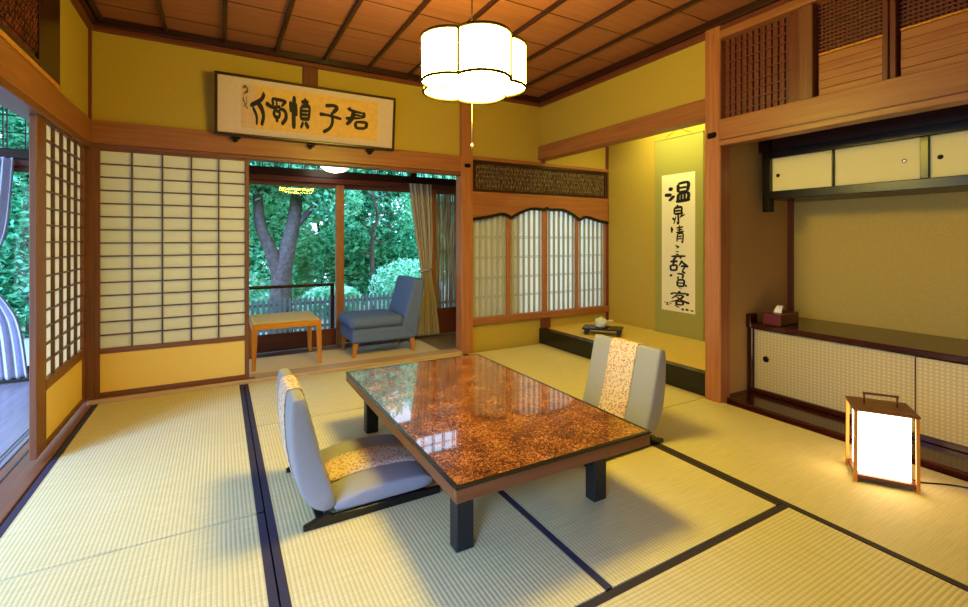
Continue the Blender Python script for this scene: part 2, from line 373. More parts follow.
# ---------------- ceiling
cl = struct(MB((1.1, 1.6, ZC)).box(XL - .1, 4.2, YF - .05, YB + .1, ZC, ZC + .05).obj('ceiling', M['ceil']), 'red-brown cedar board ceiling')
for k in range(11):
    x = -.725 + .378 * k
    if x > 3.05: break
    MB((1.1, 1.6, ZC)).box(x - .014, x + .014, YF, YB, ZC - .026, ZC, .003).obj('batten', W['darky'], cl)
for k in range(11):
    y = 4.02 - .452 * k - .1
    MB((1.1, 1.6, ZC)).box(XL, XR, y - .0035, y + .0035, ZC - .0025, ZC).obj('board_joint', W['darkx'], cl)
trim(1, W['darkx'], XL - .02, XR + .02, YB - .055, YB + .02, 2.645, 2.70, label='dark upper ceiling moulding on the back wall')
trim(2, W['redx'], XL - .02, XR + .02, YB - .035, YB + .02, 2.61, 2.645)
trim(3, W['darky'], XL - .02, XL + .055, YF, YB - .05, 2.645, 2.70)
trim(4, W['redy'], XL - .02, XL + .035, YF, YB - .03, 2.61, 2.645)
trim(5, W['darky'], XR - .055, XR + .02, YF, YB - .05, 2.645, 2.70)
trim(6, W['redy'], XR - .03, XR + .02, YF, YB - .03, 2.60, 2.645)

# ---------------- beams and posts
trim(7, W['nagex'], XL, 2.10, YB - .035, YB + .06, ZN0 + .02, ZN1, label='long orange-brown beam over the back shoji and opening')
trim(8, W['framex'], XL, 2.10, YB - .02, YB + .07, ZN0 - .012, ZN0 + .02)
trim(9, W['nagey'], XL - .05, XL + .018, YF, YB - .035, ZN0 + .02, ZN1 + .005, label='long beam over the left sliding doors')
trim(10, W['framey'], XL - .10, XL + .02, YF, YB - .02, ZN0 - .02, ZN0 + .02)
p11 = trim(11, W['postz'], 2.095, 2.225, YB - .045, YB + .085, -.03, 2.63, label='orange wood post right of the veranda opening')
trim(12, W['framez'], XL - .06, XL + .036, YB - .02, YB + .085, -.03, ZN0)       # corner post
trim(13, W['redz'], XL - .02, XL + .02, YB - .014, YB + .03, ZN1, 2.62)
trim(14, W['redz'], .61, .735, YB - .01, YB + .03, ZN1, 2.62)                 # short post above the frame
trim(15, W['redz'], 3.10, 3.145, YB - .02, YB + .03, 1.97, 2.62)
trim(16, W['nagex'], 2.22, 4.12, YB - .03, YB + .05, 1.955, 1.99)
trim(17, W['nagex'], 2.22, 4.12, YB - .03, YB + .05, 1.595, 1.635)
trim(18, W['redz'], 4.07, 4.12, YB - .02, YB + .04, .16, 2.5)
trim(19, W['redz'], 3.10, 3.215, YB - .03, YB + .04, 0, .29)                    # stub post under the bay window
trim(20, W['nagex'], 2.22, 4.12, YB - .035, YB + .08, .275, .345, label='sill below the latticed bay window')
p21 = trim(21, W['postz'], 3.045, 3.165, 2.03, 2.15, -.03, 2.66, bev=.008, label='orange corner post between the scroll alcove and the cabinet recess')
trim(22, W['nagey'], 3.06, 3.20, 2.15, YB, 2.025, 2.17, label='lintel over the scroll alcove')
trim(23, W['blacky' if 'blacky' in W else 'darky'], 3.075, 3.165, 2.15, YB, 0, .165, label='black lacquered step edge of the scroll alcove')
bpy.data.objects['trim_23'].data.materials[0] = M['black']
trim(24, W['nagey'], 3.035, 3.14, YF, 2.03, 1.80, 1.985, label='broad orange beam over the cabinet recess')
trim(25, W['redy'], 3.028, 3.10, YF, 2.03, 1.835, 1.842, bev=.001)
trim(26, W['nagey'], 3.03, 3.14, YF, 2.03, 2.545, 2.60)
trim(27, W['redx'], 3.16, 3.40, 2.035, 2.06, 0, .035)
trim(28, W['redz'], TX1 - .03, TX1, 2.02, 2.06, .53, 1.95)
trim(29, W['framey'], XL - .16, XL + .03, YF, YB, -.04, .004)                  # left threshold
for i, x in enumerate((XL - .135, XL - .085, XL - .035)):
    MB((XL, 1.6, -.04)).box(x - .004, x + .004, YF, YB - .05, .0035, .006).obj('track', W['darky'], bpy.data.objects['trim_29'])
trim(30, M['sill'], XL, 2.11, YB - .045, YB + .12, -.04, .03, label='pale wood sill of the veranda opening')
trim(31, W['framex'], XL, .25, YB - .03, YB + .02, .0, .035)
# dark nail-head covers
for x, y, z, px in ((2.16, YB - .05, 1.885, p11), (3.04, 2.09, 1.885, p21)):
    if y > 3: MB(px.location).box(x - .035, x + .035, y - .012, y + .01, z - .02, z + .02, .01).obj('nail_cover', M['metal_dark'], px)
    else: MB(px.location).box(x - .012, x + .01, y - .035, y + .035, z - .02, z + .02, .01).obj('nail_cover', M['metal_dark'], px)
tf = struct(MB((3.6, 3.2, 0)).box(3.165, TX0, 2.14, YB + .02, .0, .16).obj('floor_tokonoma', M['tatami_yellow']), 'raised yellow tatami floor of the scroll alcove')

# ---------------- shoji panels
def shoji(n, plane, u0, u1, t, label, z0=.035, z1=ZN0 - .012, ncol=5, nrow=15, zp0=.375, zp1=1.775, sL=.03, sR=.03, kick=(.065, .34)):
    """plane 'y': panel in the X-Z plane at y=t ; 'x': panel in the Y-Z plane at x=t"""
    off = ((u0 + u1) / 2, t, z0) if plane == 'y' else (t, (u0 + u1) / 2, z0)
    r = troot(f'door_{n}', label, off)
    def bx(mb, ua, ub, ta, tb, za, zb, bev=0):
        if plane == 'y': mb.box(ua, ub, t + ta, t + tb, za, zb, bev)
        else: mb.box(t + ta, t + tb, ua, ub, za, zb, bev)
    k = 1 if plane == 'y' else -1
    ft = (-.015, .015)
    for a, b in ((u0, u0 + sL), (u1 - sR, u1)):
        m = MB(off); bx(m, a, b, *ft, z0, z1, .003); m.obj('stile', W['framez'], r)
    for a, b in ((z0, kick[0]), (kick[1], zp0), (zp1, z1)):
        m = MB(off); bx(m, u0 + sL, u1 - sR, *ft, a, b, .002); m.obj('rail', W['frame' + ('x' if plane == 'y' else 'y')], r)
    m = MB(off); bx(m, u0 + sL, u1 - sR, -.004, .004, kick[0], kick[1]); m.obj('kick_board', M['kick'], r)
    m = MB(off); bx(m, u0 + sL, u1 - sR, *( (.006, .008) if plane == 'y' else (-.008, -.006)), zp0, zp1); m.obj('paper', M['paper'], r)
    m = MB(off); w = (u1 - sR - u0 - sL) / ncol; h = (zp1 - zp0) / nrow
    d = (-.012, .005) if plane == 'y' else (-.005, .012)
    for i in range(1, ncol): c = u0 + sL + i * w; bx(m, c - .005, c + .005, *d, zp0, zp1)
    d2 = (d[0] + .001, d[1]) if plane == 'y' else (d[0], d[1] - .001)
    for j in range(1, nrow): c = zp0 + j * h; bx(m, u0 + sL, u1 - sR, d2[0], d2[1], c - .0045, c + .0045)
    m.obj('lattice', W['latticez'], r)
    return r
shoji(1, 'y', -.765, .205, YB + .005, 'shoji door with yellow kick board on the back wall')
shoji(2, 'x', 3.17, 4.17, XL - .02, 'shoji door with yellow kick board on the left wall', sL=.15, sR=.06, zp0=.40)

# ---------------- bay (shoin) window with ranma and scalloped board
bw = troot('window_1', 'latticed white paper bay window under a scalloped board', (3.16, YB, .345))
o0 = (3.16, YB, .345)
edges = [2.225, 2.725, 3.155, 3.625, 4.075]
pan = [(2.23, 2.655), (2.70, 3.125), (3.19, 3.60), (3.64, 4.05)]
for i, (a, b) in enumerate(pan):
    MB(o0).box(a, b, YB + .022, YB + .024, .345, 1.6).obj('paper', M['paper_w'], bw)
    m = MB(o0); n = 6
    for k in range(n):
        c = a + (b - a) * (k + .55) / n
        m.box(c - .0135, c + .0135, YB + .012, YB + .021, .345, 1.6)
    m.obj('lattice', M['lat'], bw)
    m = MB(o0)
    for z in (.545, .745, .955, 1.165):
        m.box(a, b, YB + .009, YB + .012, z - .009, z - .003); m.box(a, b, YB + .009, YB + .012, z + .006, z + .012)
    m.obj('crossbar', M['lat'], bw)
for a, b in ((2.22, 2.232), (2.655, 2.70), (3.125, 3.19), (3.60, 3.64), (4.05, 4.08)):
    MB(o0).box(a, b, YB - .005, YB + .03, .345, 1.6, .002).obj('stile', W['postz'], bw)
def cr(pts, n=8):
    out = []; P = [pts[0]] + list(pts) + [pts[-1]]
    for i in range(1, len(P) - 2):
        for k in range(n):
            t = k / n; r = []
            for d in range(len(P[0])):
                a, b, c, e = P[i - 1][d], P[i][d], P[i + 1][d], P[i + 2][d]
                r.append(.5 * (2 * b + (c - a) * t + (2 * a - 5 * b + 4 * c - e) * t * t + (3 * b - a - 3 * c + e) * t ** 3))
            out.append(tuple(r))
    out.append(tuple(pts[-1])); return out
arch = cr([(2.225, 1.352), (2.38, 1.375), (2.55, 1.412)], 6)[:-1] + cr([(2.55, 1.412), (2.62, 1.408), (2.69, 1.378)], 4)[:-1] + \
    cr([(2.69, 1.378), (2.80, 1.432), (2.95, 1.478), (3.12, 1.476)], 6)[:-1] + cr([(3.12, 1.476), (3.16, 1.492), (3.20, 1.476)], 3)[:-1] + cr([(3.20, 1.476), (3.38, 1.478), (3.52, 1.435), (3.64, 1.372)], 6)[:-1] + \
    cr([(3.64, 1.372), (3.70, 1.405), (3.78, 1.402)], 4)[:-1] + cr([(3.78, 1.402), (3.93, 1.366), (4.08, 1.345)], 6)
m = MB((3.16, YB, 1.4)); n = len(arch)
vs = []
for (x, z) in arch:
    vs += [(x, YB - .028, z), (x, YB - .028, 1.6), (x, YB - .01, z), (x, YB - .01, 1.6)]
fs = []
for i in range(n - 1):
    a = 4 * i; b = a + 4
    fs += [(a, b, b + 1, a + 1), (a + 2, a + 3, b + 3, b + 2), (a, a + 2, b + 2, b)]
m.add(vs, fs)
t32 = struct(m.obj('trim_32', W['nagex']), 'orange board with scalloped lower edge above the bay window')
m = MB((3.16, YB, 1.4)); vs = []; fs = []
for (x, z) in arch:
    vs += [(x, YB - .040, z - .018), (x, YB - .040, z + .014), (x, YB - .005, z + .014), (x, YB - .005, z - .018)]
for i in range(n - 1):
    a = 4 * i; b = a + 4
    for k in range(4): fs.append((a + k, b + k, b + (k + 1) % 4, a + (k + 1) % 4))
fs += [(0, 1, 2, 3), (4 * n - 4, 4 * n - 3, 4 * n - 2, 4 * n - 1)]
m.add(vs, fs); m.obj('black_edging', M['black'], t32)
# ranma over the bay window
rn = thing('transom_panel', 'dark framed wicker transom panel above the scalloped board', 'panel', (3.16, YB, 1.635))
o1 = (3.16, YB, 1.635)
for b in ((2.232, 4.08, 1.635, 1.66), (2.232, 4.08, 1.925, 1.955), (2.232, 2.265, 1.66, 1.925), (4.045, 4.08, 1.66, 1.925)):
    MB(o1).box(b[0], b[1], YB - .02, YB + .02, b[2], b[3], .003).obj('frame', W['darkx'], rn)
MB(o1).box(2.25, 4.06, YB + .012, YB + .018, 1.65, 1.935).obj('backing', W['darkz'], rn)
m = MB(o1); random.seed(3)
for k in range(96):
    x = 2.27 + k * .0186; w = .0045
    pts = [(x + random.uniform(-.003, .003), YB + .002 + .004 * math.sin(z * 60 + k * PI), z) for z in [1.655 + .0275 * i for i in range(11)]]
    m.tube(pts, w, 4)
for z in (1.70, 1.75, 1.80, 1.845, 1.89): m.box(2.265, 4.045, YB + .004, YB + .009, z - .004, z + .004)
m.obj('wicker', M['wicker'], rn)
# left carved ranma
rl = thing('transom_panel', 'dark carved transom panel high on the left wall', 'panel', (XL, 2.5, ZN1 + .03))
o2 = (XL, 2.5, ZN1 + .03)
MB(o2).box(XL - .02, XL + .024, 3.10, 3.44, ZN1 + .03, 2.60, .004).obj('frame', W['darkz'], rl)
MB(o2).box(XL - .02, XL + .022, 1.0, 3.10, ZN1 + .03, ZN1 + .06, .004).obj('frame', W['darky'], rl)
MB(o2).box(XL - .02, XL + .022, 1.0, 3.10, 2.56, 2.60, .004).obj('frame', W['darky'], rl)
m = MB(o2)
for i in range(56):
    for j in range(12):
        y = 1.02 + i * .0372; z = 2.075 + j * .042
        m.bar((XL + .012, y, z), (XL + .012, y + .03, z + .034), .009, .014); m.bar((XL + .010, y + .03, z), (XL + .010, y, z + .034), .009, .012)
m.obj('carving', M['carve'], rl)
MB(o2).box(XL - .02, XL + .005, 1.0, 3.10, ZN1 + .06, 2.58).obj('backing', M['carve'], rl)
trim(33, M['honey'], XL - .02, XL + .022, YF, 3.44, ZN1 + .006, ZN1 + .03, bev=.003)  # honey strip stands in for the highlight on the beam's top edge

# ---------------- right upper grille panels (above the beam)
def gframe(r, off, y0, y1, z0, z1, w0, w1, mat='redz'):
    MB(off).box(3.05, 3.10, y0, y0 + w0, z0, z1, .003).obj('stile', W[mat], r)
    MB(off).box(3.05, 3.10, y1 - w1, y1, z0, z1, .003).obj('stile', W[mat], r)
Z0, Z1 = 1.985, 2.545
ga = thing('lattice_panel', 'recessed panel of upright red-brown bars next to the corner post', 'panel', (3.1, 1.78, Z0), group='grille panels above the beam')
og = (3.1, 1.78, Z0)
MB(og).box(3.118, 3.128, 1.44, 2.04, Z0, Z1).obj('backing', W['redz'], ga)
m = MB(og)
for k in range(11): y = 1.605 + k * .0405; m.box(3.10, 3.12, y - .014, y + .014, Z0, Z1)
m.obj('upright_bars', W['redz'], ga)
m = MB(og)
for k in range(9): z = Z0 + .05 + k * .058; m.box(3.088, 3.097, 1.58, 2.03, z - .004, z + .004)
m.obj('thin_crossbars', W['redy'], ga)
MB(og).box(3.06, 3.12, 1.52, 1.58, Z0, Z1, .003).obj('stile', W['redz'], ga)
MB(og).box(3.045, 3.12, 1.445, 1.52, Z0, Z1, .004).obj('stile', W['framez'], ga)
def weave_panel(y0, y1, label, stile):
    r = thing('lattice_panel', label, 'panel', (3.1, (y0 + y1) / 2, Z0), group='grille panels above the beam'); of = (3.1, (y0 + y1) / 2, Z0)
    MB(of).box(3.128, 3.136, y0, y1, Z0, Z1).obj('backing', W['darky'], r)
    m = MB(of); n = int((y1 - y0) / .021)
    for k in range(n): y = y0 + .01 + k * .021; m.box(3.100, 3.108, y - .0045, y + .0045, 2.235, Z1)
    for k in range(14): z = 2.245 + k * .0225; m.box(3.095, 3.101, y0, y1, z - .005, z + .005)
    m.obj('woven_grid', W['redy'], r)
    for k in range(5):
        z = Z0 + k * .049
        MB(of).box(3.082 - .003 * k % .004, 3.12, y0, y1 - .012, z, z + .0475, .002).obj('slat', W['boardy'], r)
    MB(of).box(3.076, 3.112, y0, y1 - .012, 2.231, 2.243, .002).obj('slat_cap', M['honey'], r)
    if stile:
        MB(of).box(3.055, 3.115, y0 - .025, y0, Z0, Z1, .003).obj('stile', W['redz'], r)
        MB(of).box(3.062, 3.115, y0 - .055, y0 - .028, Z0, Z1, .003).obj('stile', W['redz'], r)
    return r
weave_panel(1.115, 1.44, 'panel with woven grid over orange slats, between the two red-brown uprights', True)
weave_panel(.55, 1.058, 'panel with woven grid over orange slats, cut by the right edge of the photo', True)
wallbox('wall_right_upper', W['darky'], 3.14, 3.2, YF, 2.06, 1.98, 2.72)
wallbox('wall_right_top', M['wall'], 3.10, 3.14, YF, 2.06, 2.60, 2.72)

# ---------------- cabinets in the recess
bc = thing('base_cabinet', 'low dark lacquered cabinet with patterned sliding doors in the recess', 'cabinet', (3.7, 1.1, 0)); ob = (3.7, 1.1, 0)
MB(ob).box(3.40, TX1, 2.015, 2.05, .03, .499, .003).obj('side_panel', W['lacz'], bc)
MB(ob).box(3.40, TX1, .12, .15, .03, .50, .003).obj('side_panel', W['lacz'], bc)
MB(ob).box(3.395, 3.46, .15, 2.015, .03, .062, .003).obj('bottom_rail', W['lacy'], bc)
MB(ob).box(3.47, TX1 - .02, .15, 2.015, .03, .05).obj('carcass', W['lacy'], bc)
for i, (a, b, x) in enumerate(((1.085, 2.015, 3.425), (.15, 1.095, 3.412))):
    d = MB((x, (a + b) / 2, .28)).box(x - .006, x + .006, a, b, .062, .488).obj('sliding_door', M['scale'], bc); d.location = Vector((x, (a + b) / 2, .28)) - Vector(ob)
    of = (x, (a + b) / 2, .28)
    for q in (b - .007, a): MB(of).box(x - .0075, x + .006, q, q + .007, .062, .488).obj('door_edge', W['darkz'], d)
    if i == 0: MB(of).lathe([(.019, -.010), (.022, -.008), (.022, 0)], (x, 1.925, .285), 20, 'x').obj('finger_pull', M['metal_dark'], d)
    else: MB(of).lathe([(.019, -.010), (.022, -.008), (.022, 0)], (x, .24, .285), 20, 'x').obj('finger_pull', M['metal_dark'], d)
ct = thing('countertop', 'glossy dark wine-coloured counter top over the patterned doors', 'counter', (3.7, 1.1, .488)); oc = (3.7, 1.1, .488)
MB(oc).box(3.385, TX1, .11, 2.015, .501, .535, .004).obj('slab', W['lacy'], ct)
trim(41, W['lacz'], 3.385, 3.47, 2.017, 2.052, .501, .60)
pl = struct(MB((3.25, 1.1, 0)).box(3.125, 3.40, .10, 2.035, -.03, .028, .004).obj('trim_34', W['lacy']), 'dark polished floor board before the cabinet')

uc = thing('wall_cabinet', 'shallow hanging cabinet with cream sliding doors under the beam', 'cabinet', (3.7, 1.1, 1.44)); ou = (3.7, 1.1, 1.44); XU = 3.55
MB(ou).box(XU - .02, TX1, .10, 1.99, 1.44, 1.50, .004).obj('bottom_shelf', M['cabblack'], uc)
MB(ou).box(XU - .02, XU + .04, .10, 1.99, 1.742, 1.80, .004).obj('top_rail', M['cabblack'], uc)
MB(ou).box(XU - .005, XU + .03, .10, 2.05, 1.80, 1.93).obj('upper_board', W['darky'], uc)
MB(ou).box(XU - .03, XU + .03, 1.955, 2.01, 1.35, 1.93, .003).obj('side_bracket', M['cabblack'], uc)
MB(ou).box(XU + .05, TX1 - .01, .12, 2.0, 1.5, 1.51).obj('carcass', W['darky'], uc)
dd = [(1.565, 1.955, XU + .012), (1.115, 1.552, XU + .012), (.62, 1.075, XU + .012), (.15, .60, XU + .012)]
kn = [1.915, 1.19, 1.03, .2]
for i, (a, b, x) in enumerate(dd):
    of = (x, (a + b) / 2, 1.62)
    d = MB(of).box(x - .006, x + .006, a, b, 1.502, 1.742, .001).obj('sliding_door', M['door_up'], uc); d.location = Vector(of) - Vector(ou)
    MB(of).lathe([(.009, -.012), (.013, -.009), (.013, 0)], (x, kn[i], 1.615), 16, 'x').obj('finger_pull', M['metal_dark'] if i in (0, 2) else M['metal_glint'], d)
for y0, y1, mm in ((1.552, 1.565, 'black'), (1.075, 1.115, 'black'), (.60, .62, 'black')):
    MB(ou).box(XU - .012, XU + .02, y0, y1, 1.50, 1.742, .003).obj('upright', M['cabblack'], uc)

# tissue box
tbx = thing('tissue_box', 'dark red lacquered tissue box on the left end of the counter', 'tissue box', (3.535, 1.885, .535), math.radians(3))
MB().box(-.13, .13, -.062, .062, 0, .085, .005).obj('box', M['redlac'], tbx)
m = MB()
prof = [(-.055, 0), (-.04, .03), (-.012, .052), (.02, .05), (.05, .038), (.062, .028)]
vs = []
for k, (x, z) in enumerate(prof):
    for j in range(5): vs.append((x * .9, (-.028 + .014 * j) * (1 - .1 * k),   .08 + z * (1 - .25 * abs(j - 2) / 2 * (k % 2)) + .006 * math.sin(j * 2 + k)))
fs = [(k * 5 + j, k * 5 + j + 1, k * 5 + j + 6, k * 5 + j + 5) for k in range(5) for j in range(4)]
m.add(vs, fs, True); tt = m.obj('tissue', M['white_paper'], tbx); sm = tt.modifiers.new('t', 'SOLIDIFY'); sm.thickness = .003

# ---------------- hanging scroll
hs = thing('hanging_scroll', 'long green silk scroll with a column of brushed characters in the alcove', 'scroll', (TX0, 3.19, .3)); oh = (TX0, 3.19, .3)
sx = TX0 - .012
MB(oh).box(sx - .002, sx + .002, 2.895, 3.475, .15, 2.20).obj('silk_mount', M['mount'], hs)
sp = MB(oh).box(sx - .0045, sx - .0022, 2.985, 3.385, .405, 1.82).obj('paper', M['scroll_paper'], hs)
MB(oh).tube([(sx - .014, 2.865, .145), (sx - .014, 3.505, .145)], .016, 14).obj('roller', M['mount'], hs)
for y in (2.862, 3.508):
    s_ = -1 if y < 3 else 1
    MB(oh).lathe([(.013, 0), (.019, .006 * s_), (.019, .022 * s_), (.012, .028 * s_)], (sx - .014, y, .145), 14, 'y').obj('roller_knob', M['ivory'], hs)
MB(oh).box(sx - .008, sx + .004, 2.89, 3.48, 2.195, 2.21, .002).obj('top_bar', M['mount'], hs)
MB(oh).tube([(sx - .002, 3.02, 2.208), (sx - .002, 3.185, 2.29), (sx - .002, 3.35, 2.208)], .0025, 5).tube([(sx - .004, 3.185, 2.29), (sx - .004, 3.185, 2.49)], .0015, 5).obj('hanging_cord', M['blackcord'], hs)
MB(oh).box(sx - .0036, sx - .002, 2.90, 2.915, .16, 2.195).obj('silk_edge', M['mount'], hs)

# brush strokes -----------------------------------------------------
def stroke_mesh(mb, pts, w, fn):
    P = cr([tuple(p) for p in pts], 7) if len(pts) > 2 else [tuple(pts[0][d] + (pts[1][d] - pts[0][d]) * k / 8 for d in range(2)) for k in range(9)]
    ws = w if hasattr(w, '__len__') else [w, w]
    n = len(P); vs = []
    for i, p in enumerate(P):
        t = i / (n - 1); q = t * (len(ws) - 1); a = int(min(q, len(ws) - 2)); ww = ws[a] + (ws[a + 1] - ws[a]) * (q - a)
        e = min(t, 1 - t) * (n - 1); ww *= (.55 if e < .5 else .88 if e < 1.5 else 1)
        d = Vector((P[min(i + 1, n - 1)][0] - P[max(i - 1, 0)][0], P[min(i + 1, n - 1)][1] - P[max(i - 1, 0)][1])).normalized()
        nx, ny = -d.y * ww / 2, d.x * ww / 2
        vs += [fn(p[0] + nx, p[1] + ny), fn(p[0] - nx, p[1] - ny)]
    mb.add(vs, [(2 * i, 2 * i + 1, 2 * i + 3, 2 * i + 2) for i in range(n - 1)])
# each character: strokes in a box x 0..1 (left to right), y 0..1 (bottom to top)
G = {
 'on': [([(.02, .42), (.30, .40)], .16), ([(.18, .72), (.34, .66)], .17), ([(.20, .12), (.40, .36)], .13), ([(.55, .88), (.55, .50)], .12), ([(.55, .90), (.92, .92), (.90, .52)], .12), ([(.58, .70), (.88, .72)], .10), ([(.56, .50), (.90, .53)], .10),
        ([(.56, .42), (.54, .08)], .12), ([(.55, .40), (.92, .44), (.92, .10)], .12), ([(.68, .40), (.67, .10)], .09), ([(.80, .42), (.79, .12)], .09), ([(.46, .06), (1.0, .12)], .15)],
 'sen': [([(.5, 1.0), (.44, .9)], .12), ([(.26, .84), (.26, .52)], .12), ([(.26, .84), (.74, .86), (.72, .54)], .13), ([(.28, .69), (.70, .70)], .10), ([(.28, .53), (.72, .55)], .12), ([(.52, .52), (.54, .05), (.42, .12)], [.13, .12, .06]), ([(.12, .34), (.28, .24)], .12), ([(.38, .42), (.22, .02)], .08), ([(.84, .62), (.70, .40)], .10), ([(.62, .34), (.98, .5)], .07)],
 'hare': [([(.08, .9), (.10, .55)], .14), ([(.0, .72), (.22, .74)], .10), ([(.44, .82), (.96, .88)], .09), ([(.68, .98), (.68, .58)], .10), ([(.48, .70), (.90, .74)], .08), ([(.42, .56), (1.0, .62)], .10), ([(.52, .48), (.48, .04)], .11), ([(.52, .48), (.92, .50), (.90, .02), (.80, .08)], [.11, .11, .1, .05]), ([(.54, .34), (.88, .36)], .08), ([(.54, .20), (.88, .22)], .08)],
 'ki': [([(.30, .92), (.66, .80), (.42, .66)], [.14, .14, .08]), ([(.34, .36), (.70, .30)], .10), ([(.36, .10), (.68, .04)], .12)],
 'ho': [([(.10, .92), (.88, .96)], .11), ([(.34, 1.0), (.33, .78)], .11), ([(.62, 1.0), (.60, .80)], .11), ([(.05, .62), (.46, .66)], .13), ([(.26, .84), (.22, .44)], .12), ([(.06, .42), (.08, .12)], .11), ([(.06, .40), (.40, .42), (.38, .14)], .11), ([(.06, .14), (.40, .16)], .11), ([(.70, .72), (.52, .40)], [.13, .06]), ([(.66, .66), (1.0, .36)], [.09, .16]), ([(.62, .38), (.84, .40), (.68, .12)], [.10, .11, .06]), ([(.68, .12), (.86, .02)], .11)],
 'ga': [([(.04, .86), (.16, .78)], .16), ([(.46, .96), (.78, .94), (.76, .66)], [.10, .12, .10]), ([(.52, .80), (.50, .60)], .09), ([(.48, .52), (.47, .14)], .12), ([(.48, .54), (.84, .56), (.82, .14)], .12), ([(.50, .36), (.80, .37)], .09), ([(.48, .15), (.82, .16)], .12), ([(.94, .30), (.98, .14)], .10)],
 'i': [([(.36, .9), (.52, .7)], .2), ([(.78, .86), (.62, .55)], .1)],
 'kyaku': [([(.5, 1.0), (.52, .88)], .13), ([(.10, .80), (.14, .68)], .12), ([(.12, .80), (.90, .84), (.84, .70)], [.11, .12, .06]), ([(.44, .74), (.12, .40)], [.11, .07]), ([(.40, .68), (.70, .66), (.46, .36), (.06, .16)], [.09, .11, .1, .06]), ([(.36, .58), (.66, .34), (1.0, .20)], [.08, .11, .17]), ([(.36, .24), (.36, .0)], .11), ([(.36, .24), (.68, .26), (.66, .02)], .11), ([(.37, .02), (.66, .03)], .11)],
 'sign': [([(.02, .9), (.10, .8)], .05), ([(.16, .92), (.12, .62), (.22, .66)], .05), ([(.2, .9), (.28, .74)], .05), ([(.40, .82), (.52, .86), (.42, .66), (.54, .6)], .06), ([(.44, .56), (.56, .48)], .06), ([(.62, .40), (.70, .44), (.64, .30), (.72, .28)], .06), ([(.76, .44), (.86, .46)], .07), ([(.80, .48), (.80, .28)], .07), ([(.76, .30), (.88, .32)], .06), ([(.94, .42), (1.0, .28)], .07), ([(.92, .30), (1.02, .40)], .05)],
 'kun': [([(.20, .98), (.34, .86), (.80, .80)], [.16, .12, .09]), ([(.84, .86), (.86, .66), (.74, .56)], [.12, .13, .07]), ([(.32, .70), (.78, .66)], .09), ([(.10, .46), (.50, .52), (.74, .56)], [.14, .10, .08]), ([(.44, .92), (.36, .50), (.14, .16)], [.14, .16, .12]), ([(.50, .34), (.96, .36), (.94, .08)], [.10, .13, .12]), ([(.52, .34), (.56, .08), (.94, .09)], [.11, .12, .12])],
 'shi': [([(.26, .94), (.62, .98), (.76, .90), (.58, .72)], [.12, .10, .14, .12]), ([(.02, .62), (.34, .62), (.98, .54)], [.13, .08, .10]), ([(.54, .74), (.58, .40), (.46, .16), (.18, .0)], [.11, .11, .11, .12])],
 'shin': [([(.06, .82), (.10, .50)], .12), ([(.24, .98), (.22, .50), (.24, .02)], [.14, .17, .15]), ([(.32, .78), (.36, .40)], .10), ([(.56, .84), (.92, .86)], .10), ([(.76, .96), (.74, .76)], .11), ([(.56, .70), (.56, .34)], .11), ([(.56, .70), (.94, .72), (.93, .36)], .11), ([(.58, .58), (.90, .59)], .08), ([(.58, .47), (.90, .48)], .08), ([(.54, .34), (.98, .36)], .10), ([(.68, .26), (.56, .06)], .10), ([(.76, .26), (.94, .08)], .13)],
 'doku1': [([(.86, .98), (.66, .76), (.06, .56)], [.17, .13, .12]), ([(.40, .72), (.72, .50), (.82, .26), (.70, .0)], [.13, .18, .16, .14]), ([(.20, .52), (.42, .28), (.44, .0)], [.10, .12, .10])],
 'doku2': [([(.02, .70), (.34, .58), (.70, .64)], [.15, .11, .09]), ([(.30, .88), (.96, .84)], .10), ([(.32, .88), (.36, .64)], .10), ([(.96, .86), (.74, .64)], [.14, .08]), ([(.52, .88), (.52, .62)], .07), ([(.52, .60), (.40, .38), (.50, .22)], [.10, .12, .1]), ([(.50, .46), (.66, .44), (.62, .26), (.46, .28)], .10), ([(.62, .56), (.90, .50), (.96, .26), (.76, .02)], [.09, .12, .14, .13]), ([(.52, .26), (.56, .08)], .11)],
 'seal1': [([(.1, .9), (.5, .98), (.8, .8), (.4, .72), (.2, .6)], [.1, .1, .14, .08, .06]), ([(.3, .5), (.1, .4), (.4, .3), (.3, .1)], .07), ([(.6, .56), (.66, .3), (.5, .2), (.8, .04)], .07)],
}
def char(key, fn, name, mat, parent, off, fat=1.2):
    mb = MB(off)
    for pts, w in G[key]: stroke_mesh(mb, pts, [q * fat for q in w] if hasattr(w, '__len__') else w * fat, fn)
    o = mb.obj(name, mat, parent); return o
# scroll: image right = -y.  u (0 left..1 right) over the paper width, z in metres
def put_scroll(key, u0, u1, z0, z1):
    yl = 3.385; wd = .40
    def fn(u, v): return (sx - .0055, yl - wd * (u0 + (u1 - u0) * u), z0 + (z1 - z0) * v)
    char(key, fn, 'brushed_character', M['ink'], sp, oh, 1.05)
put_scroll('on', .08, .86, 1.52, 1.735)
put_scroll('sen', .28, .72, 1.30, 1.50)
put_scroll('hare', .28, .68, 1.115, 1.295)
put_scroll('ki', .34, .62, .985, 1.09)
put_scroll('ho', .24, .80, .80, .985)
put_scroll('ga', .24, .76, .645, .80)
put_scroll('i', .48, .66, .61, .66)
put_scroll('kyaku', .24, .84, .475, .62)
put_scroll('sign', .06, .94, .40, .50)

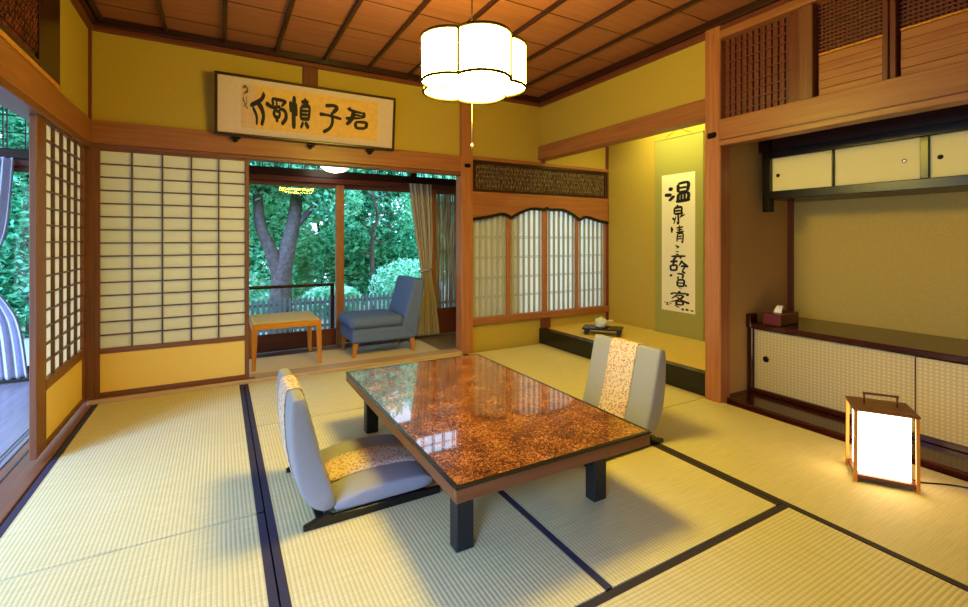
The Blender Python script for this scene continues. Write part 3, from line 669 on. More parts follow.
# ---------------- framed calligraphy over the opening (leans out at the top)
fw, fh = 1.40, .47
fc = thing('calligraphy_frame', 'wide framed paper with four brushed characters hung above the beam', 'frame', (.675, YB - .075, 1.955)); of = Vector((.675, YB - .075, 1.955))
lean = .10
fc.rotation_euler = (lean, 0, 0)
for b in ((-.71, .71, 0, .02), (-.71, .71, fh - .02, fh), (-.71, -.69, .02, fh - .02), (.69, .71, .02, fh - .02)):
    MB().box(b[0], b[1], -.02, .012, b[2], b[3], .004).obj('frame_rail', W['darkx'], fc)
M['framepaper'] = plain('frame_mount_paper', '#cdb4a0', .75, .15, noise=.04, nscale=40)
M['goldpaper'] = plain('gold_tinted_paper', '#d9ac5c', .75, .15, noise=.08, nscale=25)
MB().box(-.692, .692, -.004, .006, .018, fh - .018).obj('mount', M['framepaper'], fc)
gp = MB().box(-.42, .55, -.0065, -.004, .07, fh - .065).obj('paper', M['goldpaper'], fc)
M['pinkpaper'] = plain('pale_pink_paper', '#cda884', .75, .15, noise=.05, nscale=30)
MB().box(-.53, -.42, -.006, -.004, .07, fh - .065).obj('side_strip', M['pinkpaper'], fc)
def put_frame(key, x0, x1, z0, z1, mat='ink', name='brushed_character', par=None):
    def fn(u, v): return (x0 + (x1 - x0) * u, -.0078, z0 + (z1 - z0) * v)
    return char(key, fn, name, M[mat], par or gp, (0, 0, 0))
put_frame('kun', .25, .455, .155, .335)
put_frame('shi', .05, .24, .10, .335)
put_frame('shin', -.185, -.02, .095, .37)
put_frame('doku2', -.36, -.20, .12, .35)
put_frame('doku1', -.475, -.35, .10, .36)
put_frame('seal1', -.525, -.475, .21, .39, 'inkpale', 'signature')
for x, lab in ((.105, 'dark peg under the left end of the calligraphy frame'), (.665, 'dark peg under the middle of the calligraphy frame'), (1.165, 'dark peg under the right end of the calligraphy frame')):
    p = thing('frame_peg', lab, 'peg', (x, YB - .05, 1.915), group='pegs under the calligraphy frame')
    MB().box(-.035, .035, -.035, .0, .016, .032, .006).obj('ledge', M['metal_dark'], p)
    MB().lathe([(.006, -.03), (.018, -.018), (.012, 0)], (0, 0, .008), 12, 'y').obj('stud', M['metal_dark'], p)

# ---------------- low table
TX, TY = 1.12, 2.12; tw, tl = .455, .76
lt = thing('low_table', 'low table with glossy speckled burl top and black legs', 'table', (TX, TY, .0015))
MB().box(-tw + .012, tw - .012, -tl + .012, tl - .012, .332, .342, .001).obj('burl_top', M['burl'], lt)
m = MB()
for a in ((-tw, tw, -tl, -tl + .013), (-tw, tw, tl - .013, tl), (-tw, -tw + .013, -tl + .013, tl - .013), (tw - .013, tw, -tl + .013, tl - .013)): m.box(*a, .333, .3425)
m.obj('black_rim', M['black'], lt)
m = MB()
for a in ((-tw, tw, -tl, -tl + .03), (-tw, tw, tl - .03, tl)): MB().box(a[0] + .002, a[1] - .002, a[2] + .002 * (a[2] < 0), a[3] - .002 * (a[3] > 0), .286, .333, .003).obj('apron', W['framex'], lt)
for a in ((-tw, -tw + .03), (tw - .03, tw)): MB().box(a[0] + .002 * (a[0] < 0), a[1] - .002 * (a[1] > 0), -tl + .03, tl - .03, .286, .333, .003).obj('apron', W['framey'], lt)
MB().box(-tw + .03, tw - .03, -tl + .03, tl - .03, .318, .333).obj('underboard', W['redy'], lt)
for sxx in (-1, 1):
    for sy in (-1, 1):
        cx, cy = sxx * .333, (-.56 if sy < 0 else .64)
        MB().box(cx - .036, cx + .036, cy - .030, cy + .030, 0, .325, .004).obj('leg', M['leg_black'], lt)

# ---------------- floor chairs (zaisu)
def pad(prof_f, prof_b, y0, y1, ny=13, puff=.02, axis='x'):
    """closed cushion: front/back profile lists (x,z) of equal length, swept over y with pinched sides"""
    TT = (0, .018, .06, .16, .3, .5, .7, .84, .94, .982, 1); ny = len(TT)
    n = len(prof_f); vs = []; fs = []
    ring = [*prof_f, *reversed(prof_b)]; R = len(ring)
    cxs = [((prof_f[i][0] + prof_b[i][0]) / 2, (prof_f[i][1] + prof_b[i][1]) / 2) for i in range(n)]; cen = cxs + list(reversed(cxs))
    for j in range(ny):
        t = TT[j]; y = y0 + (y1 - y0) * t; e = min(t, 1 - t); k = .80 if e < .005 else (.93 if e < .03 else (.985 if e < .1 else 1.0))
        for (x, z), (cx, cz) in zip(ring, cen): vs.append((cx + (x - cx) * k, y, cz + (z - cz) * k))
    for j in range(ny - 1):
        for i in range(R): fs.append((j * R + i, j * R + (i + 1) % R, (j + 1) * R + (i + 1) % R, (j + 1) * R + i))
    fs.append(tuple(range(R))); fs.append(tuple((ny - 1) * R + i for i in range(R))[::-1])
    return vs, fs
def make_zaisu(label, loc, rz):
    r = thing('floor_chair', label, 'chair', loc, rz, 'legless floor chairs at the low table')
    # local: facing +x, origin 0 = X .45 of the left chair
    yA, yB = -.265, .265
    bf = [(-.02, .055), (-.05, .14), (-.078, .23), (-.10, .32), (-.122, .41), (-.140, .48), (-.150, .510), (-.156, .520)]
    bb = [(-.085, .035), (-.158, .09), (-.190, .18), (-.207, .29), (-.213, .38), (-.212, .45), (-.206, .505), (-.200, .517)]
    vs, fs = pad(bf, bb, yA, yB)
    back = MB().add(vs, fs, True).obj('backrest', M['grey_fab'], r, subsurf=1)
    # floral runner hugging the backrest
    def runner(f, b, off, mat, par, y0=-.105, y1=.105, closed=True):
        path = f + list(reversed(b)); vs = []; fs = []; n = len(path)
        cx = sum(p[0] for p in path) / n; 
        cen = [((f[i][0] + b[i][0]) / 2, (f[i][1] + b[i][1]) / 2) for i in range(len(f))]; cen = cen + list(reversed(cen))
        for y in (y0, y0 + .03, 0, y1 - .03, y1):
            for p, q in zip(path, cen):
                d = Vector((p[0] - q[0], p[1] - q[1])); d = d.normalized() * off if d.length > 1e-6 else d
                vs.append((p[0] + d.x, y, p[1] + d.y))
        for j in range(4):
            for i in range(n - 1): fs.append((j * n + i, j * n + i + 1, (j + 1) * n + i + 1, (j + 1) * n + i))
        o = MB().add(vs, fs, True).obj('floral_runner', mat, par, subsurf=1)
        s = o.modifiers.new('t', 'SOLIDIFY'); s.thickness = .004; s.offset = 1
        return o
    runner([(x, z) for x, z in bf], bb, .0015, M['floral'], back)
    sf = [(-.05, .070), (.05, .100), (.15, .104), (.25, .102), (.34, .096), (.395, .078)]
    sb = [(-.05, .035), (.05, .03), (.15, .03), (.25, .03), (.34, .03), (.395, .04)]
    vs, fs = pad(sf, sb, yA, yB - .0)
    seat = MB().add(vs, fs, True).obj('seat_cushion', M['grey_fab'], r, subsurf=1)
    vs = []; fs = []
    for y in (-.105, 0, .105):
        for x, z in sf: vs.append((x, y, z + .001))
    n = len(sf); fs = [(j * n + i, j * n + i + 1, (j + 1) * n + i + 1, (j + 1) * n + i) for j in range(2) for i in range(n - 1)]
    o = MB().add(vs, fs, True).obj('floral_runner', M['floral'], seat, subsurf=1); s = o.modifiers.new('t', 'SOLIDIFY'); s.thickness = .004; s.offset = 1
    for y in (-.277, .255):
        m = MB(); m.prism([(-.165, 0), (-.06, .0), (.42, 0), (.42, .03), (-.05, .034), (-.07, .05), (-.165, .018)], 'y', y, y + .022); m.obj('base_rail', M['black'], r, bevel=.003)
    MB().box(.05, .36, -.255, .255, .008, .028, .003).obj('base_board', M['black'], r)
    MB().bar((-.10, -.26, .03), (-.10, .26, .03), .03, .016).obj('rear_crossbar', M['black'], r)
    return r
z1 = make_zaisu('grey legless floor chair with floral runner, left of the low table', (.45, 2.215, 0), 0)
z2 = dup(z1, (2.02, 2.075, 0), PI + math.radians(1), 'grey legless floor chair with floral runner, right of the low table')

# ---------------- pendant lamp
LX, LY = 1.128, 2.119; zb, zt = 1.925, 2.14
pd = thing('pendant_lamp', 'lit white pendant lamp shaped like a five-petal flower', 'lamp', (LX, LY, zb))
cdist, rl_ = .135, .142; a0 = math.radians(-98)
def flower(th, sc=1.0):
    k = round((th - a0) / (2 * PI / 5)); ph = th - a0 - k * 2 * PI / 5
    return sc * (cdist * math.cos(ph) + math.sqrt(max(0, rl_ ** 2 - (cdist * math.sin(ph)) ** 2)))
NF = 120
def fpt(i, sc=1.0, add=0):
    th = a0 + PI / 5 + 2 * PI * i / NF; r = flower(th, sc) + add
    return (r * math.cos(th), r * math.sin(th))
for q in range(5):                                  # one paper wall per petal
    vs = []; fs = []; n = NF // 5
    for i in range(q * n, q * n + n + 1):
        x, y = fpt(i); vs += [(x, y, .004), (x, y, zt - zb - .004)]
    fs = [(2 * i, 2 * i + 2, 2 * i + 3, 2 * i + 1) for i in range(n)]
    MB().add(vs, fs, True).obj('petal_shade', M['shade'], pd)
def cap(z, mat, name, sc):
    vs = [(0, 0, z)] + [(*fpt(i, sc), z) for i in range(NF)]
    MB().add(vs, [(0, 1 + i, 1 + (i + 1) % NF) for i in range(NF)]).obj(name, M[mat], pd)
cap(.010, 'shade', 'bottom_diffuser', .985); cap(zt - zb - .012, 'shade_top', 'top_diffuser', .985)
M['rim'] = plain('brown_lamp_wood', '#46361a', .8, .05)
for z, nm in ((0, 'lower_rim'), (zt - zb, 'upper_rim')):
    m = MB(); pts = [(*fpt(i, 1, .002), z) for i in range(NF)] ; pts.append(pts[0]); m.tube(pts, .0075, 6, False); m.obj(nm, M['rim'], pd)
for q in range(5):
    x, y = fpt(q * NF // 5, 1, .004); MB().tube([(x, y, 0), (x, y, zt - zb)], .008, 6).obj('upright_rib', M['rim'], pd)
    MB().tube([(x, y, .006), (x * .45, y * .45, .006)], .0035, 5).obj('bottom_rib', M['rim'], pd)
MB().tube([(0, 0, zt - zb - .01), (0, 0, ZC - .04 - zb)], .004, 6).obj('cord', M['blackcord'], pd)
MB().lathe([(.055, 0), (.05, -.025), (.015, -.04)], (0, 0, ZC - zb), 20).obj('ceiling_rose', W['darkx'], pd)
MB().tube([(0, 0, .01), (0, 0, -.285)], .0012, 5).obj('pull_cord', M['ivory'], pd)
MB().lathe([(.002, .012), (.008, 0), (.002, -.014)], (0, 0, -.295), 10).obj('pull_knob', M['ivory'], pd)

# ---------------- floor lantern
ang = math.radians(-58)
fl = thing('floor_lantern', 'glowing square wood lantern standing on the mat before the cabinet', 'lamp', (2.766, 1.016, 0), ang)
h_, H = .113, .336; d_ = .094
for x in (-1, 1):
    for y in (-1, 1):
        m = MB(); m.bar((x * h_, y * d_, 0), (x * h_ * .98, y * d_, H), .013, .013, (0, 1, 0)); m.obj('corner_post', M['leg_wood'], fl)
MB().box(-h_ - .008, h_ + .008, -d_ - .008, d_ + .008, H, H + .014, .003).obj('top_board', M['lantern_wood'], fl)
MB().box(-h_, h_, -d_, d_, .018, .034, .002).obj('base_board', W['redx'], fl)
hi, di = h_ - .020, d_ - .020
for y in (-1, 1): MB().box(-hi, hi, y * di - .002, y * di + .002, .036, H - .004).obj('paper_panel', M['lantern'], fl)
for x in (-1, 1): MB().box(x * hi - .002, x * hi + .002, -di, di, .036, H - .004).obj('paper_panel', M['lantern'], fl)
for x in (-.062, .062): MB().tube([(x, 0, H + .012), (x, 0, H + .062)], .0045, 8).obj('handle_post', W['redz'], fl)
MB().bar((-.068, 0, H + .064), (.068, 0, H + .064), .009, .009).obj('handle', W['redx'], fl)
def loc_of(p): 
    v = Vector(p) - Vector((2.766, 1.016, 0)); c, s = math.cos(-ang), math.sin(-ang); return (v.x * c - v.y * s, v.x * s + v.y * c, v.z)
MB().tube(cr([loc_of(p) for p in ((2.82, .93, .03), (2.87, .90, .006), (2.98, .80, .005), (3.05, .62, .005), (3.08, .35, .005))], 6), .0035, 6).obj('power_cord', M['blackcord'], fl)

# ---------------- tray and incense cup in the alcove
tr = thing('footed_tray', 'small dark lacquered tray on short feet on the alcove step', 'tray', (3.47, 3.62, .16), math.radians(40))
MB().box(-.11, .11, -.20, .20, .055, .072, .003).obj('tray_top', M['cabblack'], tr)
for x in (-.08, .08):
    for y in (-.13, .13): MB().box(x - .012, x + .012, y * 1.25 - .018, y * 1.25 + .018, 0, .056, .003).obj('foot', M['cabblack'], tr)
cu = thing('incense_pot', 'pale celadon lidded pot standing on the dark lacquered tray', 'pot', (3.46, 3.64, .232))
MB().lathe([(.045, 0), (.062, .015), (.066, .045), (.062, .075), (.057, .078)], (0, 0, 0), 20).obj('bowl', M['celadon'], cu)
MB().lathe([(.060, .078), (.050, .088), (.016, .095), (.011, .106), (.002, .11)], (0, 0, 0), 20).obj('lid', M['celadon'], cu)
MB().tube(cr([(.035, -.045, .065), (.06, -.075, .074), (.072, -.10, .076)], 5), [.007] * 10 + [.006], 6).obj('handle', M['celadon'], cu)

# ---------------- veranda (engawa)
VF = struct(MB((1, 4.8, -.06)).box(-1.98, 2.86, YB + .09, YG + .10, -.06, -.005).obj('floor_veranda', M['enfloor']), 'dark board floor of the veranda')
struct(MB((-1.5, 2, -.06)).box(-1.98, XL - .16, YF, YB + .09, -.06, -.005).obj('floor_veranda_left', M['enfloor']))
struct(MB((1, 4.8, 2.36)).box(-2.1, 2.95, YB + .09, YG + .5, 2.36, 2.42).obj('ceiling_veranda', W['darkx']))
struct(MB((-1.5, 2, 2.36)).box(-2.6, XL - .1, YF, YB + .09, 2.36, 2.42).obj('ceiling_veranda_left', W['darkx']))
wallbox('wall_veranda_end', M['wall'], 2.80, 2.86, YB + .05, YG + .1, -.06, 2.42)
cp = thing('carpet_runner', 'beige carpet laid along the veranda under the armchair and side table', 'carpet', (1.08, 4.66, -.005))
MB().box(-.88, .90, -.335, .335, 0, .008, .003).obj('pile', M['carpet'], cp)
# window wall along Y=YG
TZ = (1.745, 1.80, 1.88, 2.27)
w2 = troot('window_2', 'tall glazed sliding window of the veranda looking onto the garden', (.7, YG, 0)); o2_ = (.7, YG, 0)
def wpart(r, off, name, mat, *b, bev=.004): MB(off).box(*b, bev).obj(name, mat, r)
def sash(r, off, x0, x1, y, zg, sw=.06, dado=True, dark='redz'):
    wpart(r, off, 'stile', W['boardz'], x0, x0 + sw, y - .02, y + .02, 0, TZ[0]); wpart(r, off, 'stile', W['boardz'], x1 - sw, x1, y - .02, y + .02, 0, TZ[0])
    wpart(r, off, 'top_rail', W['framex'], x0 + sw, x1 - sw, y - .018, y + .018, TZ[0] - .045, TZ[0])
    wpart(r, off, 'bottom_board', W['redx'], x0 + sw, x1 - sw, y - .012, y + .012, 0, zg)
    wpart(r, off, 'pane', M['glass'], x0 + sw, x1 - sw, y - .002, y + .002, zg, TZ[0] - .045, bev=0)
sash(w2, o2_, .16, 1.185, YG, .18, .085); 
w3 = troot('window_3', 'right sliding window of the veranda behind the armchair', (1.6, YG, 0)); sash(w3, (1.6, YG, 0), 1.105, 2.27, YG + .045, .18)
w4 = troot('window_4', 'window pane in front of the reed screen', (2.6, YG, 0)); sash(w4, (2.6, YG, 0), 2.22, 2.80, YG, .31)
w6 = troot('window_5', 'window pane of the veranda behind the left wall', (-.4, YG, 0)); sash(w6, (-.4, YG, 0), -.92, .21, YG + .045, .18)
w7 = troot('window_6', 'window pane behind the left grey curtain', (-1.4, YG, 0)); sash(w7, (-1.4, YG, 0), -1.93, -.87, YG, .10)
trim(35, W['redx'], -1.98, 2.84, YG - .06, YG + .08, TZ[0], TZ[1])
trim(36, W['darkx'], -1.98, 2.84, YG - .07, YG + .08, TZ[1], TZ[2])  # darker wood stands in for shade on the upper header
trim(37, W['darkx'], -1.98, 2.84, YG - .05, YG + .08, TZ[3], 2.37)
trim(38, W['darkz'], -2.0, -1.93, YG - .06, YG + .08, -.06, 2.37)
trim(42, W['darkz'], 1.66 + .28, 2.02, YG - .05, YG + .07, TZ[2], 2.37)
w8 = troot('window_7', 'narrow transom window with thin muntins above the veranda header', (1, YG, TZ[2])); o8 = (1, YG, TZ[2])
wpart(w8, o8, 'pane', M['glass'], -1.93, 2.80, YG + .01, YG + .013, TZ[2], TZ[3], bev=0)
m = MB(o8)
for k in range(34):
    x = -1.787 + k * .1345
    for dx in (-.012, .012): m.box(x + dx - .004, x + dx + .004, YG - .005, YG + .009, TZ[2], TZ[3])
for z in (2.02, 2.16): m.box(-1.93, 2.80, YG - .004, YG + .009, z - .004, z + .004)
m.obj('muntin', W['darkz'], w8)
# left outer side of the veranda
trim(39, W['darky'], -2.0, -1.93, YF, YG - .06, 1.80, 1.90); trim(40, W['darky'], -2.0, -1.93, YF, YG - .06, 2.27, 2.37)
for i, y in enumerate((.4, 2.0, 3.6)): trim(43 + i, W['darkz'], -2.0, -1.93, y - .03, y + .03, -.06, 2.37)
# ceiling dome
cd = thing('ceiling_lamp', 'lit white dome lamp on the veranda ceiling behind the beam', 'lamp', (1.0, 4.78, 2.36))
MB().lathe([(.05, 0), (.05, -.38), (.10, -.40)], (0, 0, 0), 24).obj('stem', M['ivory'], cd)
MB().lathe([(.165, -.40), (.160, -.45), (.135, -.50), (.09, -.535), (.02, -.552)], (0, 0, 0), 28).obj('dome_shade', M['dome'], cd)

# side table
st = thing('side_table', 'honey-coloured wooden side table with pale top on the veranda', 'table', (.53, 4.78, .003))
MB().box(-.29, .29, -.29, .29, .35, .40, .006).obj('frame', M['honey'], st)
MB().box(-.275, .275, -.275, .275, .395, .413, .006).obj('pale_top', M['seat_pale'], st)
for x in (-1, 1):
    for y in (-1, 1): MB().taper((x * .275, y * .272, 0), (x * .265, y * .265, .352), .03, .045).obj('leg', M['leg_wood'], st)

# armchair
ac = thing('lounge_chair', 'slate blue upholstered armless chair facing left on the veranda', 'chair', (1.42, 4.75, .003))
MB().box(-.32, .33, -.27, .27, .14, .275, .02).obj('base', M['blue_fab'], ac, bevel=.01)
MB().box(-.345, .20, -.275, .275, .275, .385, .035).obj('seat_cushion', M['blue_fab'], ac, bevel=.012)
m = MB(); m.prism([(.17, .27), (.33, .15), (.39, .50), (.42, .735), (.31, .745), (.24, .50)], 'y', -.275, .275); m.obj('backrest', M['blue_fab'], ac, bevel=.02)
for x, y in ((-.28, -.22), (-.28, .22), (.29, -.22), (.29, .22)): MB().taper((x + .02 * (1 if x > 0 else -1), y, 0), (x, y, .142), .026, .046).obj('leg', M['leg_wood'], ac)

# curtains
def curtain(name, label, xs, y, rows, mat, tie=None):
    """rows: list of (z, x0, x1)"""
    r = thing(name, label, 'curtain', ((rows[-1][1] + rows[-1][2]) / 2, y, rows[-1][0])); off = r.location
    nz = 40; nu = 64; vs = []
    rr = cr(rows[::-1], 10); 
    for (z, x0, x1) in rr:
        for j in range(nu + 1):
            u = j / nu; amp = .019 * min(1.4, (x1 - x0) / .24)
            vs.append((x0 + (x1 - x0) * u + .006 * math.sin(u * 61), y + amp * math.sin(u * xs * 2 * PI) + .008 * math.sin(u * 23 + z * 3), z))
    n = nu + 1
    fs = [(i * n + j, i * n + j + 1, (i + 1) * n + j + 1, (i + 1) * n + j) for i in range(len(rr) - 1) for j in range(nu)]
    o = MB(off).add(vs, fs, True).obj('cloth', mat, r); s = o.modifiers.new('t', 'SOLIDIFY'); s.thickness = .003
    if tie:
        z, x0, x1 = tie; m = MB(off); pts = [((x0 + x1) / 2 + (x1 - x0) / 2 * 1.1 * math.cos(a), y + .045 * math.sin(a), z + .02 * math.cos(a)) for a in [2 * PI * k / 20 for k in range(21)]]
        m.tube(pts, .014, 6, False); m.obj('tieback', mat, r)
    return r
curtain('curtain', 'beige curtain tied back beside the reed screen', 7, YG - .12, [(1.79, 1.89, 2.17), (1.45, 1.93, 2.18), (1.1, 1.985, 2.185), (.80, 2.035, 2.165), (.72, 2.04, 2.17), (.45, 2.02, 2.22), (.02, 1.985, 2.27)], M['curt_r'], (.79, 2.03, 2.17))
curtain('curtain', 'grey lavender curtain tied back at the left edge of the photo', 9, YG - .12, [(1.80, -1.88, -1.425), (1.5, -1.88, -1.445), (1.2, -1.88, -1.475), (.90, -1.88, -1.56), (.80, -1.86, -1.56), (.5, -1.85, -1.40), (.035, -1.83, -1.34)], M['curt_l'], (.86, -1.86, -1.57))

# reed screen outside the right pane
rs = thing('reed_screen', 'upright dried reed screen outside the right veranda pane', 'screen', (2.75, YG + .16, -.06)); orr = (2.75, YG + .16, -.06)
m = MB(orr); random.seed(5)
for k in range(66):
    x = 2.23 + k * .0090; m.tube([(x + random.uniform(-.004, .004), YG + .16 + random.uniform(-.008, .008), -.06), (x + random.uniform(-.006, .006), YG + .16, 1.85)], .0062, 5)
m.obj('reeds', M['reed'], rs)
for z in (.35, 1.0, 1.6): MB(orr).box(2.22, 2.84, YG + .168, YG + .18, z - .015, z + .015).obj('binding_rail', W['redx'], rs)

# ---------------- garden
struct(MB((0, 8, -.40)).box(-14, 14, -8, 18, -.45, -.40).obj('ground', M['ground']), 'pale ground of the garden')
hr = thing('handrail', 'weathered wooden handrail outside the left veranda pane', 'railing', (.6, 6.0, -.40)); oo = (.6, 6.0, -.40)
MB(oo).bar((-1.6, 6.0, .585), (1.24, 6.0, .585), .04, .035).obj('rail', W['darkx'], hr)
for x in (-1.55, -.2, 1.22): MB(oo).box(x - .02, x + .02, 5.98, 6.02, -.40, .585).obj('post', W['darkz'], hr)
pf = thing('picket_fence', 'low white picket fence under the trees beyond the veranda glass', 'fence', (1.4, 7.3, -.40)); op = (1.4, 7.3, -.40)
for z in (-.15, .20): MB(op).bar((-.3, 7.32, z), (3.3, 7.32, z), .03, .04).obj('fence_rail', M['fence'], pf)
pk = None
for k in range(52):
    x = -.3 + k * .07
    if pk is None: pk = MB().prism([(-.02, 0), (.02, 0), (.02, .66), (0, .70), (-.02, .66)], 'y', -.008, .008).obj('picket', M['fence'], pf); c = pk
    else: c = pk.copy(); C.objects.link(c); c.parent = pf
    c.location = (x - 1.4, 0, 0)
def leaves(off, blobs, n, size, seed):
    rnd = random.Random(seed); m = MB(off); vs = []; fs = []
    tot = sum(b[3] * b[4] * b[5] for b in blobs)
    for b in blobs:
        k = int(n * b[3] * b[4] * b[5] / tot)
        for _ in range(k):
            while True:
                p = Vector((rnd.uniform(-1, 1), rnd.uniform(-1, 1), rnd.uniform(-1, 1)))
                if .25 < p.length < 1: break
            c = Vector((b[0] + p.x * b[3], b[1] + p.y * b[4], b[2] + p.z * b[5]))
            a = Vector((rnd.gauss(0, 1), rnd.gauss(0, 1), rnd.gauss(0, .6))).normalized(); q = a.cross(Vector((rnd.gauss(0, 1), rnd.gauss(0, 1), rnd.gauss(0, 1)))).normalized()
            s = size * rnd.uniform(.6, 1.4); i0 = len(vs)
            vs += [c - a * s, c + q * s * .45, c + a * s, c - q * s * .45]; fs.append((i0, i0 + 1, i0 + 2, i0 + 3))
    return m.add(vs, fs)
# maple with forked trunk
mp = thing('maple_tree', 'broad green maple with forked grey trunk beyond the left pane', 'tree', (.86, 8.0, -.40), group='garden trees'); om = (.86, 8.0, -.40)
m = MB(om)
m.tube(cr([(.84, 8, -.42), (.84, 8, .2), (.86, 8, .62), (.93, 8, .95), (1.04, 8, 1.5), (1.1, 8.05, 2.1), (1.2, 8.1, 2.8)], 5), [.19 - .0043 * i for i in range(31)], 10)
m.tube(cr([(.85, 8, .45), (.70, 7.98, .95), (.55, 7.96, 1.35), (.50, 7.95, 1.9), (.45, 7.95, 2.7)], 5), [.12 - .0034 * i for i in range(21)], 8)
m.tube(cr([(1.0, 8, 1.25), (1.35, 7.95, 1.7), (1.8, 7.9, 2.05)], 5), [.06, .055, .05, .048, .045, .04, .036, .032, .028, .024, .02], 7)
m.obj('trunk', M['bark'], mp)
leaves(om, [(.2, 8, 2.4, 1.0, .7, .7), (1.2, 8, 2.35, 1.0, .7, .6), (.7, 7.6, 2.35, .9, .4, .35), (1.65, 7.7, 1.75, .45, .4, .35), (-.1, 7.9, 1.5, .5, .4, .5), (.70, 8.6, 1.5, .6, .3, .5)], 15000, .052, 11).obj('foliage', M['leafA'], mp)
sp_ = thing('pine_sapling', 'thin crooked pine with bare branches beyond the right pane', 'tree', (2.60, 9.00, -.40), group='garden trees'); os_ = (2.60, 9.00, -.40)
m = MB(os_)
m.tube(cr([(2.62, 9.00, -.42), (2.60, 9.00, .2), (2.58, 9.00, .8), (2.61, 9.00, 1.3), (2.70, 9.00, 1.6), (2.60, 9.00, 2.0), (2.65, 9.00, 2.5)], 5), [.055 - .0012 * i for i in range(31)], 8)
for pts in (((2.59, 9.00, .85), (2.37, 8.98, .90), (2.25, 8.97, .78)), ((2.62, 9.00, 1.35), (2.42, 8.98, 1.42), (2.30, 8.96, 1.6)), ((2.66, 9.00, 1.62), (2.87, 9.00, 1.68), (3.02, 9.00, 1.6)), ((2.62, 9.00, 1.95), (2.82, 8.98, 2.0), (3.00, 8.98, 2.1)), ((2.61, 9.00, 1.15), (2.82, 9.00, 1.1), (2.94, 9.00, 1.2)), ((2.60, 9.00, 2.0), (2.42, 9.00, 2.08), (2.32, 9.00, 2.02))):
    m.tube(cr(pts, 4), [.022 - .0016 * i for i in range(9)], 6)
m.obj('trunk', M['bark'], sp_)
leaves(os_, [(2.27, 8.95, .8, .16, .12, .10), (2.32, 8.95, 1.62, .18, .12, .12), (3.00, 9.00, 1.6, .14, .1, .1), (2.98, 9.00, 2.1, .2, .12, .12), (2.32, 9.00, 2.05, .16, .1, .1), (2.94, 9.00, 1.2, .14, .1, .1)], 900, .045, 12).obj('needles', M['leafB'], sp_)
shr = [(-4.6, 10.2, 1.5, 4.2, 'leafC', 'pale shrub at the far left, seen past the grey curtain'), (-2.6, 9.4, 1.5, 4.2, 'leafD', 'deep green shrub seen right of the grey curtain'), (-1.0, 10.4, 1.4, 3.0, 'leafC', 'bright leafy shrub behind the left side of the maple'),
       (.6, 10.6, 1.4, 3.2, 'leafA', 'tall green shrub directly behind the forked maple trunk'), (2.0, 10.0, 1.1, 2.6, 'leafC', 'bright shrub filling the gap between maple and pine'),
       (3.2, 10.4, 1.4, 3.6, 'leafD', 'deep green tall shrub behind the thin pine'), (4.8, 10.2, 1.5, 3.8, 'leafC', 'bright tall shrub right of the thin pine, toward the beige curtain'), (6.6, 10.6, 1.7, 3.8, 'leafA', 'green shrub behind the beige curtain and reed screen')]
for i, (x, y, w, h, mt, lab) in enumerate(shr):
    y = 9.95 if i % 2 else 11.2
    r = thing('garden_shrub', lab, 'shrub', (x, y, -.40), group='shrubs at the back of the garden'); of_ = (x, y, -.40)
    MB(of_).tube([(x, y, -.42), (x + .05, y, h * .35), (x - .05, y, h * .6)], [.07, .05, .03], 7).obj('stem', M['bark'], r)
    rnd = random.Random(40 + i)
    bl = [(x + rnd.uniform(-.5, .5) * w, y + rnd.uniform(-.06, .06), rnd.uniform(.1, .9) * h, rnd.uniform(.45, .8) * w * .95, .5, rnd.uniform(.3, .5) * h * .6) for _ in range(7)]
    leaves(of_, bl, 14000, .068, 60 + i).obj('foliage', M[mt], r)
lo = [(1.6, 7.9, .5, .35, 'leafC', 'low bright bush by the fence, seen over the armchair'), (3.0, 8.2, .7, .7, 'leafC', 'rounded bright bush right of the pine trunk'), (.2, 8.6, .6, .55, 'leafC', 'low pale bush left of the maple trunk behind the fence')]
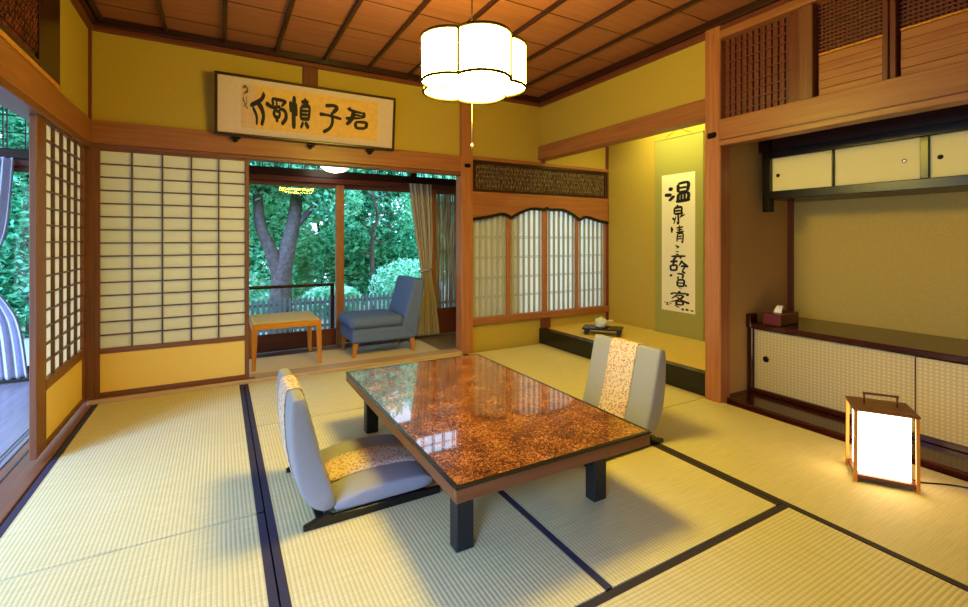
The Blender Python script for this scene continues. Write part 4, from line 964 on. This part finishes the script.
for i, (x, y, w, h, mt, lab) in enumerate(lo):
    r = thing('garden_bush', lab, 'bush', (x, y, -.40), group='low bushes by the fence'); of_ = (x, y, -.40)
    MB(of_).tube([(x, y, -.42), (x, y, h * .3)], [.05, .03], 6).obj('stem', M['bark'], r)
    leaves(of_, [(x, y, h * .35, w, .4, h * .8)], 3500, .042, 90 + i).obj('foliage', M[mt], r)

# ------------------------------------------------------------------ light
w = bpy.data.worlds.new('garden_sky'); SC.world = w; w.use_nodes = True
bg = w.node_tree.nodes['Background']; bg.inputs['Color'].default_value = (.52, .75, 1.0, 1); bg.inputs['Strength'].default_value = 4.0
def area(name, loc, rot, sx_, sy_, power, col):
    l = bpy.data.lights.new(name, 'AREA'); l.shape = 'RECTANGLE'; l.size = sx_; l.size_y = sy_; l.energy = power; l.color = col
    o = bpy.data.objects.new(name, l); C.objects.link(o); o.location = loc; o.rotation_euler = rot; return o
area('alcove_tube_light', (3.72, 3.12, 2.46), (0, math.radians(-12), 0), .06, .9, 17, (1, .95, .28))
sl = bpy.data.lights.new('hazy_sun', 'SUN'); sl.energy = 13.0; sl.angle = math.radians(24); sl.color = (.23, .43, 1.0)
so = bpy.data.objects.new('hazy_sun', sl); C.objects.link(so); so.location = (-6, -6, 8)
so.rotation_euler = Vector((1.0, .92, -.98)).to_track_quat('-Z', 'Y').to_euler()

# ------------------------------------------------------------------ camera
cam = bpy.data.cameras.new('camera'); co = bpy.data.objects.new('camera', cam); C.objects.link(co)
co.location = (0, 0, 1.15); co.rotation_euler = (PI / 2, 0, math.radians(-29.5))
cam.sensor_width = 36; cam.lens = 467 / 968 * 36; cam.shift_y = -(303.5 - 239) / 968; cam.clip_start = .02
SC.camera = co
vs_ = SC.view_settings
SC.display_settings.display_device = 'sRGB'; vs_.view_transform = 'Standard'; vs_.look = 'None'; vs_.exposure = 0; vs_.gamma = 1; vs_.use_curve_mapping = False
cy = SC.cycles
cy.use_denoising = True; cy.max_bounces = 10; cy.diffuse_bounces = 6; cy.glossy_bounces = 4; cy.transparent_max_bounces = 16; cy.transmission_bounces = 6
cy.sample_clamp_indirect = 6; cy.caustics_reflective = False; cy.caustics_refractive = False
